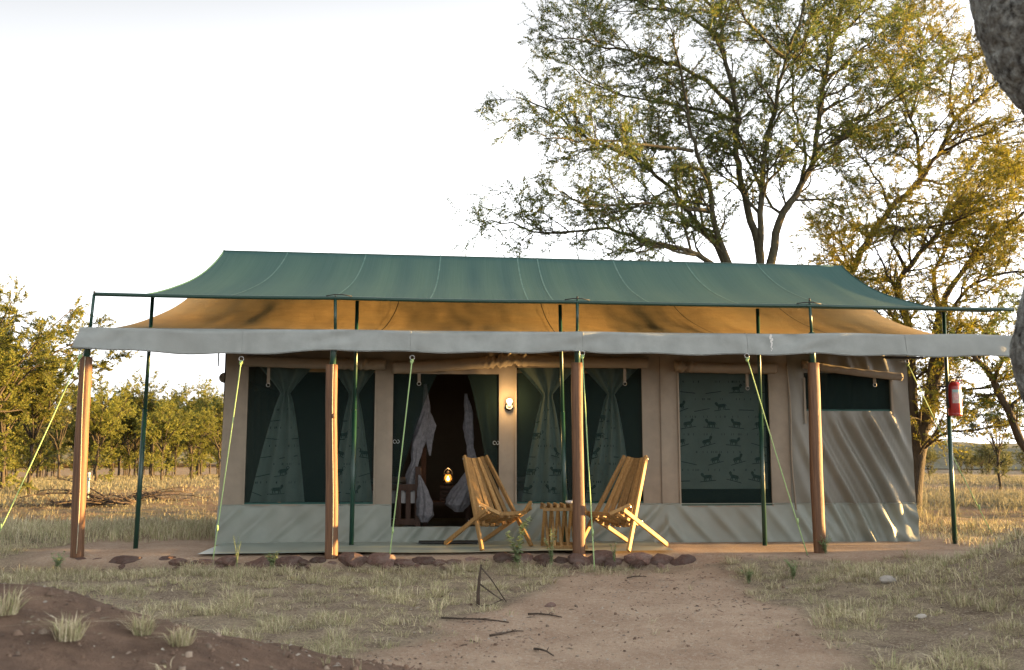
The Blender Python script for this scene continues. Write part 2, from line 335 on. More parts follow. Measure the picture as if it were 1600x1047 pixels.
# ------------------------------------------------------------------ the tent
WV = 1.25; UL, UR = -2.95, 5.34; BV = 5.0
tent = empty('safari_tent', (1.2, WV, 0), 'large tan canvas safari tent with grey veranda roof and mesh windows', 'tent')
OPEN = [(-2.69,-1.19,.435,2.05), (-.975,.290,.165,1.975), (.50,2.025,.435,2.055), (2.478,3.591,.405,2.003), (4.03,5.112,1.54,2.007)]
ZT = 2.30
def wall_disp(u, z):
    d = .006*smoothnoise(u*3, z*2.2, 31, 3)
    k = sstep(3.80,4.05,u)
    ph = (u + .42*z + .05*smoothnoise(u*2.1,z*2.1,32,2))*2*PI/.235
    f1 = np.power(.5+.5*np.sin(ph), 2.2); f2 = np.power(.5+.5*np.sin(ph*1.73+1.1+.6*smoothnoise(u*3,z*3,39,2)), 3)
    amp = (.45+.55*sstep(4.1,4.7,u))*(1-.65*sstep(1.35,1.6,z))*(1-.85*sstep(5.0,5.3,u))
    d = d + k*amp*(.085*f1+.035*f2)
    # soft vertical drape of the narrow panels
    d = d + (1-k)*.010*np.sin(u*19+z*1.3+1.5*np.sin(z*2.1))*(.4+.6*sstep(.4,1.4,z))
    return d
def cells(lo, hi, step, cuts):
    c = sorted(set([lo,hi]+[x for x in cuts if lo < x < hi])); o = []
    for a,b in zip(c[:-1],c[1:]):
        k = max(1,int(round((b-a)/step))); o += list(np.linspace(a,b,k,endpoint=False))
    return np.array(o+[hi])
def wall_patch(u0, u1, z0, z1, m, name, disp, off=0, lean=None, step=.03):
    us = cells(u0,u1,step,[c for o in OPEN for c in o[:2]]); zs = cells(z0,z1,step,[c for o in OPEN for c in o[2:]])
    U_,Z_ = np.meshgrid(us,zs); D = disp(U_,Z_); X = U_.copy()
    if lean is not None: X, D = lean(U_,Z_,D)
    P = np.stack([X, WV-off-D, Z_],-1).reshape(-1,3); nn = len(us); F_ = []
    for i in range(len(zs)-1):
        for j in range(nn-1):
            cu,cz = (us[j]+us[j+1])/2,(zs[i]+zs[i+1])/2
            if any(o[0]<cu<o[1] and o[2]<cz<o[3] for o in OPEN): continue
            F_.append((i*nn+j,i*nn+j+1,(i+1)*nn+j+1,(i+1)*nn+j))
    b = MB(); b.add(P, F_); return b.build(name, m, tent, True)
def lean_wall(U_,Z_,D): return U_ - .05*sstep(-2.6,-2.95,U_)*0 - .045*(1-sstep(UL,UL+.5,U_))*(1-Z_/2.2) + .03*(sstep(UR-.4,UR,U_))*(1-Z_/2.2), D
wall_patch(UL, 3.83, .40, ZT, M_wall, 'front_wall', wall_disp, 0, lean_wall)
wall_patch(3.83, UR, .40, ZT, M_panel, 'bathroom_panel', wall_disp, .004, lean_wall)
def skirt_disp(u, z):
    k = sstep(3.7,4.0,u)
    ph = (u*1.0 + (.9*z)*np.where(u<2.3,-1,1) + .10*smoothnoise(u*1.3,z*2,34,2))*2*PI/.34
    fold = np.power(.5+.5*np.sin(ph+1.5*np.sin(u*1.7)),3)*(.4+.6*np.clip(.5+.5*np.sin(u*1.1+.6),0,1))
    low = 1-z/.43
    return wall_disp(u,z)*np.clip(1-low*.3,0,1) + .050*low**1.5 + fold*.075*(.3+.7*np.clip(low*1.6,0,1)*(1-.4*low)) + .006*smoothnoise(u*9,z*9,35,2)
wall_patch(UL, UR, -.02, .425, M_skirt, 'skirt', skirt_disp, .008, lean_wall, .022)
# seams and hems
M_stitch = mat('stitch', (.13,.105,.08), (.11,.09,.07), 30, .9)
MB().box((2.245-.004,WV-.020,.43),(2.245+.004,WV-.010,2.2)).build('seam', M_stitch, tent)
b = MB(); pts = [(3.83+.01*math.sin(z*5)+.02*(1.9-z), WV-.03, z) for z in np.linspace(.35,2.12,14)]; b.tube(pts,.009,6); b.build('piping', M_wall, tent, True)
for ua,ub in ((UL,-.985),(.30,UR)):
    MB().tube([(u, WV-.012-float(wall_disp(np.array(u),np.array(.425))), .428) for u in np.linspace(ua,ub,90)],.007,5).build('hem', M_skirt, tent, True)
# side and rear walls, inside floor
def sidewall(u, name):
    V_,Z_ = np.meshgrid(np.linspace(WV,BV,70), np.linspace(0,2.3,44))
    X = u + np.sign(u)*(.012*np.sin(V_*14+Z_*1.5)+.05*(1-sstep(0,.5,Z_))) + np.sign(u)*.012*smoothnoise(V_*3,Z_*3,36,3)*sstep(WV,WV+.2,V_)
    X = np.where(V_<WV+.03, u-np.sign(u)*0.0, X)
    MB().grid(np.stack([X,V_,Z_],-1)).build(name, M_panel, tent, True)
sidewall(UL-.02,'side_wall'); sidewall(UR+.012,'side_wall')
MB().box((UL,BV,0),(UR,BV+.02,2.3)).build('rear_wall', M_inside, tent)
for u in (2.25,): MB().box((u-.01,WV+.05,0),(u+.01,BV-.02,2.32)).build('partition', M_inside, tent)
MB().box((UL,WV+.02,-.02),(UR,BV,.012)).build('floor', M_floor, tent)
U_,V_ = np.meshgrid(np.linspace(UL,UR,40), np.linspace(WV+.03,BV,24))
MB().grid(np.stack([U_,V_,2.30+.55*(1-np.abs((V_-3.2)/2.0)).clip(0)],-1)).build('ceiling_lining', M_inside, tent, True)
# veranda roof: ridge (t=0) to front edge (t=1)
def sheet(ridge, front, sagA, bow, wr, ns=150, ntt=40, back=False):
    s_ = np.linspace(0,1,ns); t_ = np.linspace(0,1,ntt); s2,t2 = np.meshgrid(s_,t_)
    (ruL,ruR,rv,rzL,rzR),(fuL,fuR,fv,fzL,fzR) = ridge,front
    uL = lerp(ruL,fuL,t2)+bow*np.sin(PI*t2); uR = lerp(ruR,fuR,t2)-bow*np.sin(PI*t2)
    u = lerp(uL,uR,s2); v = lerp(rv,fv,t2)
    z = lerp(lerp(rzL,rzR,s2), lerp(fzL,fzR,s2), t2) - lerp(sagA[0],sagA[1],s2)*np.where(t2<.411, np.sin(PI*t2**.78), 1-(np.clip((t2-.411)/.589,0,1))**2.6)
    z = z + wr(u,t2)
    return np.stack([u,v,z],-1)
FLY_R = (-3.53,5.42,3.25,3.885,3.765); FLY_F = (-4.045,5.985,0.0,2.715,2.640)
RF_R = (-3.75,5.55,3.25,3.50,3.38); RF_F = (-4.15,5.985,-.01,2.345,2.327)
rw = lambda u,t: .010*np.sin(u*2.44+.6)*np.sin(PI*t)+.0028*smoothnoise(u*4,t*4,41,3)*np.sin(PI*t) - .012*np.abs(np.sin((u+4.09)/2.5856*PI))*t*0
Pr = sheet(RF_R, RF_F, (.22,.275), .02, rw, 220, 60)
b = MB().grid(Pr); roof = b.build('inner_roof', M_roof, tent, True)
Pb = sheet(RF_R, (-4.05,5.9,6.5,2.345,2.327), (.26,.26), .05, rw, 60, 20); MB().grid(Pb).build('inner_roof', M_roof, tent, True)
M_sd = mat('seam_dark',(.09,.075,.05),(.075,.06,.04),20,.9)
for s_i in (.30,.505,.70,.86):
    j = int(s_i*219); sb = MB()
    for i in range(59):
        q0,q1 = Pr[i,j],Pr[i+1,j]; sb.add([q0+(-.006,0,.004),q0+(.006,0,.004),q1+(.006,0,.004),q1+(-.006,0,.004)],[(0,1,2,3)])
    sb.build('seam', M_sd, roof)
# gable ends between wall top and roof
for sgn,u in ((0,UL),(1,UR)):
    MB().add([(u,WV,2.28),(u,BV,2.28),(u,3.25,3.2)],[(0,1,2)]).build('gable', M_panel, tent)
# valance: a hanging band along the front and short returns at its ends
uu = np.linspace(0,1,260)
def val_line(s):
    u = lerp(RF_F[0],RF_F[1],s); zt = lerp(RF_F[3],RF_F[4],s)+.004
    zt = zt - .030*np.abs(np.sin((u+4.09)/2.5856*PI))**1.2*(u<3.7) + .006*np.sin(u*5)
    zb = lerp(2.118,2.098,s) - .035*np.sin(np.clip((u+4.1)/2.6,0,1)*PI) - .020*np.abs(np.sin((u+4.09)/2.5856*PI)) + .008*np.sin(u*7+1)
    return u,zt,zb
u,zt,zb = val_line(uu); Tn = np.linspace(0,1,14)
P = np.zeros((14,260,3))
for i,t in enumerate(Tn):
    fold = .022*smoothnoise(u*3.2,u*0+t*1.2,43,3) + .016*np.exp(-((((u+4.09+1.2928)%2.5856)-1.2928)/.35)**2)*np.sin(t*7+u*9)*t*(1-t)*3
    fold = fold + sum(.014*np.exp(-((u-av(px,535,-.1)[0])/.10)**2)*np.sin((u-av(px,535,-.1)[0])*34)*t for px in (377,644,910,1167,1417)) + .010*np.sin(u*13+t*3+2*np.sin(u*2))*np.exp(-((((u+4.09+1.2928)%2.5856)-1.2928)/.5)**2)
    P[i,:,0] = u - .05*t*(uu<.004) ; P[i,:,1] = -.075 - .035*t + fold ; P[i,:,2] = lerp(zt,zb,t)
P[0,:,1] = -.06
val = MB().grid(P).build('valance', M_val, tent, True)
b = MB()                                                   # flap from roof edge over the pole line to the valance top
for i in range(259):
    b.add([(u[i],-.005,RF_F[3]*(1-uu[i])+RF_F[4]*uu[i]-.0),(u[i+1],-.005,RF_F[3]*(1-uu[i+1])+RF_F[4]*uu[i+1]),P[0,i+1],P[0,i]],[(0,1,2,3)])
b.build('roof_edge', M_val, tent, True)
hb = MB(); hb.tube([P[-1,i]+(0,-.004,.012) for i in range(0,260,3)], .005, 5); hb.build('hem', M_val, val, True)
for px in (377,644,910,1167,1417):
    j = int(np.argmin(np.abs(u-av(px,535,-.1)[0]))); MB().tube([P[i,j]+(0,-.001,0) for i in range(14)],.0030,4).build('seam', M_val, val)
for end,uu0 in ((0,u[0]),(259,u[-1])):
    sgn = -1 if end==0 else 1
    V_,T_ = np.meshgrid(np.linspace(0,1,30),Tn); Xs = lerp(uu0, uu0-sgn*.12, V_) + sgn*.04*T_ + .01*np.sin(V_*20)
    Ys = lerp(P[0,end,1], 3.0, V_); Zs = lerp(zt[end],3.25 if False else zt[end]+.50,V_**2.2) - T_*lerp(zt[end]-zb[end],.18,V_)
    if end==0: Ys = lerp(P[0,end,1], .05, V_); Zs = zt[end]-T_*(zt[end]-zb[end])
    else: Ys = lerp(P[0,end,1], .05, V_); Zs = zt[end]-T_*(zt[end]-zb[end])
    MB().grid(np.stack([Xs,Ys,Zs],-1)).build('valance_end', M_val, tent, True)
c = av(1205,528,-.115); b = MB()
for k in range(9):
    p = c + (random.uniform(-.02,.02)*(.5 if k>2 else 1),-.012,.02-.02*k); r = .022-.0018*k
    b.add([p+(r*math.cos(q)*(.6),-.001*k,r*math.sin(q)) for q in np.linspace(0,2*PI,9)[:-1]],[tuple(range(8))])
b.build('bird_dropping', M_china, val)
# gathered eave strip at the head of the wall
uu2 = np.linspace(UL-.06, UR+.06, 420); P2 = np.zeros((5,420,3))
for i,t in enumerate(np.linspace(0,1,5)):
    wv = np.sin(uu2*34+2.5*np.sin(uu2*3.1))*.5+np.sin(uu2*57+1)*.3
    P2[i,:,0] = uu2+.02*t*np.sin(uu2*21); P2[i,:,1] = WV-.03-.20*t+.020*wv*t; P2[i,:,2] = 2.345-.115*t+.022*wv*t
MB().grid(P2).build('gathered_eave', M_roof, tent, True)
b = MB(); b.tube([(UL-.13,WV-.03,2.235),(UL+.3,WV-.03,2.235)],.014,8); b.build('eave_rod', M_black, tent); b = MB(); b.tube([(UR-.3,WV-.03,2.205),(UR+.20,WV-.03,2.200)],.014,8); b.build('eave_rod', M_black, tent)
# rolled-up window flaps
def roll(p0, p1, r, bunch=None, name='rolled_flap', seed=0):
    N_ = 70; pts = [lerp(np.array(p0,float),np.array(p1,float),t) for t in np.linspace(0,1,N_)]; rr = []
    b = MB(); ring = 18; vs = []
    for i,t in enumerate(np.linspace(0,1,N_)):
        q = 0.
        if bunch is not None: q = math.exp(-((t-bunch)/.10)**2)
        for j in range(ring):
            a = 2*PI*j/ring
            rad = r*(1+.06*math.sin(a*3+seed+t*2)+.03*math.sin(t*40+seed)) * (1+.28*q*math.sin(t*120+a*2+seed)+ .12*q)
            rad *= 1-.45*(math.exp(-((t-bunch)/.018)**2) if bunch is not None else 0)
            vs.append(pts[i]+np.array([.0, math.cos(a)*rad, math.sin(a)*rad - .012*math.sin(PI*t)]))
    fs = [(i*ring+j,i*ring+(j+1)%ring,(i+1)*ring+(j+1)%ring,(i+1)*ring+j) for i in range(N_-1) for j in range(ring)]
    fs += [tuple(range(ring))[::-1], tuple((N_-1)*ring+j for j in range(ring))]
    b.add(vs,fs); o = b.build(name, M_wall, tent, True)
    for e,s in ((pts[0],-1),(pts[-1],1)):                  # spiral edge seen on the roll's ends
        MB().tube([e+np.array([s*.004, math.cos(a)*r*(1-a/24), math.sin(a)*r*(1-a/24)]) for a in np.linspace(0,18,50)],.006,4).build('rolled_edge', M_wall, o, True)
    return o
W_ = WV-.085
roll((-2.73,W_,2.115),(-1.07,W_,2.075),.062,.80,seed=1)
roll((-.97,W_,2.035),(.42,W_,2.135),.068,.88,seed=2)
roll((.30,W_-.01,2.145),(2.08,W_,2.115),.066,.10,seed=3)
roll((2.43,W_,2.075),(3.66,W_,2.060),.062,.10,seed=4)
roll((4.00,W_,2.110),(5.20,W_-.05,1.955),.046,.06,seed=5)
b = MB()
for px,py0,py1 in ((420,575,600),(655,580,598),(976,578,598),(1167,580,605),(1366,588,600)):
    p = av(px,py0,WV-.03); q = av(px,py1,WV-.03); b = MB().box((p[0]-.018,WV-.035,q[2]),(p[0]+.018,WV-.028,p[2]+.05))
    so_ = b.build('flap_strap', M_wall, tent)
    MB().tube([(p[0]+.022*math.cos(a),WV-.036,q[2]-.012+.022*math.sin(a)) for a in np.linspace(0,2*PI,13)],.004,5).build('buckle_ring', M_metal, so_, True)
for px in (1256,1392):                                     # loose ties beside the small window
    p = av(px,590,WV-.03); q = av(px+2,662,WV-.03); MB().box((p[0]-.012,WV-.04,q[2]),(p[0]+.012,WV-.034,p[2])).build('tie_strap', M_wall, tent)
# rolled side flap seen end-on at the left
o = MB().tube([(UL-.06,WV+.15,1.93),(UL-.065,WV+3.2,1.93)],.062,16).build('rolled_side_flap', M_panel, tent, True)
MB().tube([(UL-.06+math.cos(a)*(.055-.0024*a),WV+.145,1.93+math.sin(a)*(.055-.0024*a)) for a in np.linspace(0,20,60)],.006,4).build('rolled_edge', M_wall, o, True)
MB().box((UL-.10,WV-.02,2.05),(UL-.085,WV-.015,2.21)).build('tie_strap', M_black, tent)
# gauze panes with hem frames
for k,(u0,u1,z0,z1) in enumerate(OPEN):
    if k == 1: continue
    U_,Z_ = np.meshgrid(np.linspace(u0-.02,u1+.02,30),np.linspace(z0-.02,z1+.03,30))
    D = .008*smoothnoise(U_*2,Z_*2,50+k,2)
    wm = MB().grid(np.stack([U_,WV+.018+D,Z_],-1)).build('window_mesh', M_gauze, tent, True)
    fr = MB(); e = .016
    fr.box((u0-e,WV-.014,z0-e),(u0+.002,WV+.012,z1)); fr.box((u1-.002,WV-.014,z0-e),(u1+e,WV+.012,z1)); fr.box((u0+.002,WV-.014,z0-e),(u1-.002,WV+.012,z0+.002)); fr.build('window_hem', M_wall if k<4 else M_panel, wm)
    fr = MB().box((u0+.004,WV-.006,z0+.002),(u1-.004,WV+.014,z0+.022)); fr.build('mesh_border', M_hem, wm)
# curtains behind the gauze
ANIM = [[(-.5,.30),(-.42,.62),(.30,.66),(.42,.62),(.42,.30),(0,.24)], [(.34,.45),(.40,.85),(.62,.98),(.78,.80),(.66,.60),(.46,.40)], [(-.46,.40),(-.42,0),(-.33,0),(-.32,.36)], [(-.30,.36),(-.20,.02),(-.12,.02),(-.16,.36)],
        [(.16,.36),(.18,0),(.27,0),(.28,.36)], [(.30,.36),(.38,.02),(.46,.02),(.42,.40)], [(-.5,.6),(-.62,.3),(-.58,.28),(-.46,.52)], [(-1,-.14),(1,-.05),(.9,.02),(-.9,-.05)]]
def curtain(cu, tie_z, wtop, wtie, wbot, ztop, zbot, drift, seed, folds=7, tied=True):
    r = random.Random(seed)
    def surf(s, z):
        if tied:
            if z > tie_z: t = (z-tie_z)/(ztop-tie_z); w_ = wtie+(wtop-wtie)*t**1.1; c_ = cu
            else: t = (tie_z-z)/(tie_z-zbot); w_ = wtie+(wbot-wtie)*t**.75; c_ = cu+drift*t
        else: w_ = wbot; c_ = cu
        dep = (.028 if tied else .012)*math.sin(s*folds+seed+.5*math.sin(z*3))
        return np.array([c_+s*w_, WV+.085+dep, z])
    P = np.array([[surf(s,z) for s in np.linspace(-1,1,44)] for z in np.linspace(zbot,ztop,36)])
    o = MB().grid(P).build('curtain', M_curt, tent, True); pb = MB()
    row = 0; z = zbot+.10
    while z < ztop-.12:
        x = -.95 + (row%2)*.17; 
        wid = max(.1,(wbot if not tied else lerp(wbot,wtie,(z-zbot)/max(.1,tie_z-zbot))))
        if tied and z > tie_z-.25: break
        while x < .95:
            sc = .092; rot = r.uniform(-.25,.25); kind = r.random(); fl = r.choice((-1,1))
            shapes = ANIM if kind < .62 else [ANIM[7]]
            for poly in shapes:
                pts = []
                for (a,c_) in poly:
                    a *= fl; aa = a*math.cos(rot)-c_*math.sin(rot); c2 = a*math.sin(rot)+c_*math.cos(rot)
                    ss = x+aa*sc/wid*1.1; zz = z+c2*sc*1.15
                    q = surf(max(-1,min(1,ss)), zz); q[1] -= .004; pts.append(q)
                pb.add(pts,[tuple(range(len(pts)))])
            x += r.uniform(.24,.33)/wid
        for k in range(int(10*wid/.3)):                    # little text-like ticks between the animals
            xs = r.uniform(-.95,.95); q0 = surf(xs,z+.115); q1 = surf(xs+.006/wid,z+.14); q0[1]-=.004; q1[1]-=.004
            pb.add([q0,(q1[0],q0[1],q0[2]),q1,(q0[0],q1[1],q1[2])],[(0,1,2,3)])
        z += .215; row += 1
    po = pb.build('print', M_print, o); po['kind'] = 'stuff'
    return o
curtain(-2.26,1.74,.32,.055,.32,2.06,.46,-.06,1,9); curtain(-1.45,1.72,.28,.05,.25,2.06,.46,.0,2,8)
curtain(.88,1.72,.36,.055,.28,2.06,.46,-.03,3,9); curtain(1.66,1.74,.34,.05,.29,2.06,.46,-.04,4,10)
curtain(3.03,1.3,.56,.56,.54,2.06,.60,0,5,folds=5,tied=False)
# doorway gauze leaves drawn aside
def leaf_panel(sgn, name):
    P = np.zeros((40,16,3)); 
    for i,z in enumerate(np.linspace(.17,2.0,40)):
        t = (2.0-z)/1.83
        if sgn < 0: e0 = -.99; e1 = lerp(-.42,-.93, min(1,t*1.25)**.75) if t<.8 else -.93
        else: e0 = .305; e1 = lerp(-.10,.235, min(1,t*1.1)**.8)
        for j,s in enumerate(np.linspace(0,1,16)):
            P[i,j] = (lerp(e0,e1,s), WV+.03+.02*math.sin(s*16+z)*t, z)
    return MB().grid(P).build(name, M_gauze, tent, True)
l1 = leaf_panel(-1,'door_mesh'); l2 = leaf_panel(1,'door_mesh')
MB().box((-.99,WV-.02,.145),(.30,WV+.02,.172)).build('door_sill', M_skirt, tent)
for px,py,l in ((619,690,l1),(775,692,l2)):
    for dx in (-.018,.020):
        p = av(px,py,WV-.02); MB().tube([(p[0]+dx+.017*math.cos(a),WV-.025,p[2]+.020*math.sin(a)) for a in np.linspace(.6 if dx<0 else 2.6,5.4 if dx<0 else 8,12)],.0035,5).build('door_hook', M_metal, l, True)
# veranda groundsheet
uu3 = np.linspace(-2.88,2.10,90); vv3 = np.linspace(.03,WV-.055,22); U_,V_ = np.meshgrid(uu3,vv3)
U2 = np.where(U_<-2.4, U_ - .0*(V_), U_); U2 = U_ + .16*(V_-.6)*np.clip((-U_-2.0)/1.0,0,1)*0
Z_ = .006 + .006*smoothnoise(U_*2.5,V_*3,61,3) + .004*np.sin(U_*3)
b = MB().grid(np.stack([U2,V_,Z_.clip(.0)],-1)); b.build('groundsheet', M_floor, tent, True)

# ------------------------------------------------------------------ flysheet
fly = empty('flysheet', (1.0,0,2.68), 'dark green flysheet stretched above the tent roof', 'flysheet')
fw = lambda u,t: .004*smoothnoise(u*2.2,t*2,45,2)*np.sin(PI*t)+.0025*np.sin(u*11+3*np.sin(u))*np.sin(PI*t)**.5*(1-t) - .008*np.abs(np.sin((u+4.09)/2.5856*PI))*t**6
Pf = sheet(FLY_R, FLY_F, (.235,.25), .07, fw, 220, 60)
sh = MB().grid(Pf).build('fly_sheet', M_fly, fly, True)
MB().grid(sheet(FLY_R, (-4.0,5.95,6.5,2.7,2.62), (.24,.28), .07, fw, 60, 20)).build('fly_sheet', M_fly, fly, True)
M_seam = mat('seam_light',(.13,.21,.18),(.06,.14,.12),9,.8)
for s_i in (.105,.225,.345,.47,.5,.622,.74,.86):
    j = int(s_i*219); sb = MB()
    for i in range(59):
        q0,q1 = Pf[i,j],Pf[i+1,j]; sb.add([q0+(-.009,0,.006),q0+(.009,0,.006),q1+(.009,0,.006),q1+(-.009,0,.006)],[(0,1,2,3)])
    sb.build('seam', M_seam, sh)
MB().tube([Pf[-1,i]+(0,0,-.012) for i in range(0,220,3)]+[Pf[-1,219]+(0,0,-.012)],.021,8).build('edge_pole', M_pole, fly, True)
MB().tube([Pf[0,i]+(0,0,-.03) for i in range(0,220,6)],.03,8).build('ridge_pole', M_pole, fly, True)
hb = MB(); hb.tube([Pf[i,0] for i in range(60)],.010,5); hb.build('hem', M_hem, sh, True); hb = MB(); hb.tube([Pf[i,219] for i in range(60)],.010,5); hb.build('hem', M_hem, sh, True)
for uc in (-1.5,1.08,3.66):
    j = int(np.argmin(np.abs(Pf[-1,:,0]-uc))); MB().tube([Pf[-1,max(0,j-3)]+(0,-.022,.008),Pf[-1,j-1]+(0,-.026,.022),Pf[-1,j+1]+(0,-.026,.022),Pf[-1,min(219,j+3)]+(0,-.022,.008)],.006,5).build('lashing', M_black, fly, True)

# ------------------------------------------------------------------ wooden veranda posts with their steel poles
def post(ptop, pbot, pval, pfly, label):
    t = av(*ptop,0.); bt = av(*pbot,0.); vtop = av(*pval,0.); ft = av(*pfly,0.)
    bt[2] -= .03
    e = empty('veranda_post', (bt[0],0,bt[2]), label, 'post', 'timber posts along the front of the veranda')
    N_ = 26; wd,dp = .128,.105; vs = []; K = 16; ph = random.uniform(0,6)
    for i,k in enumerate(np.linspace(0,1,N_)):
        c = lerp(bt,t,k); c = c + np.array([.006*math.sin(k*5+ph),.004*math.sin(k*7),0]); s = 1+.035*math.sin(k*6+ph*2)-.05*k
        for j in range(K):
            a = 2*PI*(j+.5)/K; ca,sa = math.cos(a),math.sin(a); q = 3.2
            rr = (abs(ca)**q+abs(sa)**q)**(-1/q); vs.append((c[0]+wd/2*s*rr*ca*(1+.02*math.sin(k*23+j)), c[1]+dp/2*s*rr*sa, c[2]))
    fs = [(i*K+j,i*K+(j+1)%K,(i+1)*K+(j+1)%K,(i+1)*K+j) for i in range(N_-1) for j in range(K)]+[tuple((N_-1)*K+j for j in range(K))]
    MB().add(vs,fs).build('timber', M_post, e, True)
    MB().tube([t+(0,0,-.1),(vtop[0],0,vtop[2]-.02)],.034,12).build('steel_sleeve', M_pole, e, True)
    MB().tube([(vtop[0],0,vtop[2]-.02),(ft[0],0,ft[2])],.0165,10).build('upper_pole', M_pole, e, True)
    MB().tube([(ft[0],0,ft[2]),(ft[0],0,ft[2]+.035)],.010,8).build('pole_tip', M_black, e, True)
    return e,t,bt
P1 = post((134,558),(120,866),(141,512),(147,460),'timber veranda post at the far left end of the tent')
P2_ = post((519,570),(517,873),(524,515),(524,467),'timber veranda post with a knot in front of the left window')
P3_ = post((902,567),(904,873),(902,515),(902,468),'timber veranda post beside the folding table and right chair')
P4_ = post((1270,567),(1281,859),(1268,517),(1265,471),'timber veranda post in front of the small high window')
post((1640,572),(1655,862),(1636,520),(1632,474),'timber veranda post at the right corner behind the near trunk')
for e,t,bt in (P1,P2_):
    x0 = .020; MB().tube([lerp(bt,t,k)+np.array([x0+.008*math.sin(k*6),-.062,0]) for k in np.linspace(.02,1.0,24)],.0045,5).build('cord', mat('cord',(.40,.36,.26),(.3,.27,.2),50,.9) if 'cord' not in MATS else MATS['cord'], e, True)
kn = av(521,650,-.05); MB().lathe((0,0,0),[(.001,-.03),(.02,-.02),(.026,0),(.02,.02),(.001,.03)],10).build('knot', M_post, P2_[0], True)
ko = [c for c in P2_[0].children if c.name.startswith('knot')][0]; ko.location = (kn[0]-P2_[0].location.x+BASE[P2_[0].name][0], -.05, kn[2]+0*1); ko.data.transform(__import__('mathutils').Matrix.Translation(BASE[P2_[0].name])); ko.location = (kn[0]-BASE[P2_[0].name][0], -.052, kn[2]-BASE[P2_[0].name][2])
# ------------------------------------------------------------------ inner green steel poles
def inner_pole(xt, xm, xb, label):
    v = .79; bt = av(xb,850,v); bt[2] = -.03; m = av(xm,560,v); top = av(xt,478,v); 
    d = (m-bt)/(m[2]-bt[2]); tp = bt + d*(2.66-bt[2]); jj = np.argmin((Pf[:,:,0]-tp[0])**2+(Pf[:,:,1]-v)**2); tp = bt + d*(Pf.reshape(-1,3)[jj,2]-.015-bt[2])
    e = empty('tent_pole', bt, label, 'pole', 'green steel poles under the veranda roof')
    MB().tube([bt, lerp(bt,tp,.55)],.026,12).build('lower_tube', M_pole, e, True); MB().tube([lerp(bt,tp,.55), tp],.021,12).build('upper_tube', M_pole, e, True)
    return e,bt,tp
IP = [inner_pole(235,232,212,'green steel pole outside the left end wall of the tent'), inner_pole(557,556,549,'green steel pole before the left mesh window'), inner_pole(876,877,884,'green steel pole between the two tied curtains behind the table'),
      inner_pole(1182,1186,1195,'green steel pole before the closed animal print curtain'), inner_pole(1475,1478,1492,'green steel pole carrying the fire extinguisher')]
# ------------------------------------------------------------------ guy ropes
def rope(top, bot, label, sag=.02):
    top = np.array(top); bot = np.array(bot); e = empty('guy_rope', bot, label, 'rope', 'bright green guy ropes of the veranda roof')
    pts = [lerp(top,bot,t)-np.array([0,0,sag*math.sin(PI*t)]) for t in np.linspace(0,1,16)]
    MB().tube(pts,.0062,6).build('cord', M_rope, e, True)
    MB().tube([top+np.array([.024*math.cos(a),0,.014+.024*math.sin(a)]) for a in np.linspace(0,2*PI,13)],.005,5).build('ring', M_metal, e, True)
    kb = MB(); q = lerp(top,bot,.012)
    for k in range(5): kb.tube([q+np.array([.014*math.cos(a+k),.012*math.sin(a),.02*math.sin(a*1.3+k)]) for a in np.linspace(0,5,8)],.006,5)
    kb.build('knot', M_rope, e, True)
    q = lerp(top,bot,.83); MB().tube([q+np.array([0,-.01,.03]),q+np.array([.004,-.012,0]),q+np.array([0,-.01,-.03])],.011,6).build('tensioner', M_rope, e, True)
    MB().tube([bot+np.array([0,0,.02]),bot+np.array([0,.04,-.12])],.008,6).build('peg', M_metal, e)
    return e
def gpt(x, y, z0=-.13):
    d = ray(x,y); t = np.linspace(1.5,60,6000); q = CAMP+d*t[:,None]; h = q[:,2]-gz(q[:,0],q[:,1]); k = int(np.argmax(h<0)) if (h<0).any() else 5999
    return q[k]
rope(av(127,553,-.1), gpt(-24,880), 'green guy rope running out to the left of the end post')
rope(av(377,563,-.11), gpt(332,880), 'green guy rope from valance beside the left end of the tent wall')
rope(av(644,561,-.11), gpt(607,885), 'green guy rope hanging before the left side of the doorway')
rope(av(910,554,-.11), gpt(929,893), 'green guy rope just right of the post by the table')
rope(av(1167,558,-.11), gpt(1262,868), 'green guy rope slanting across the closed curtain window')
rope(av(1417,566,WV-.04), gpt(1552,838,0), 'green guy rope passing behind the fire extinguisher pole')

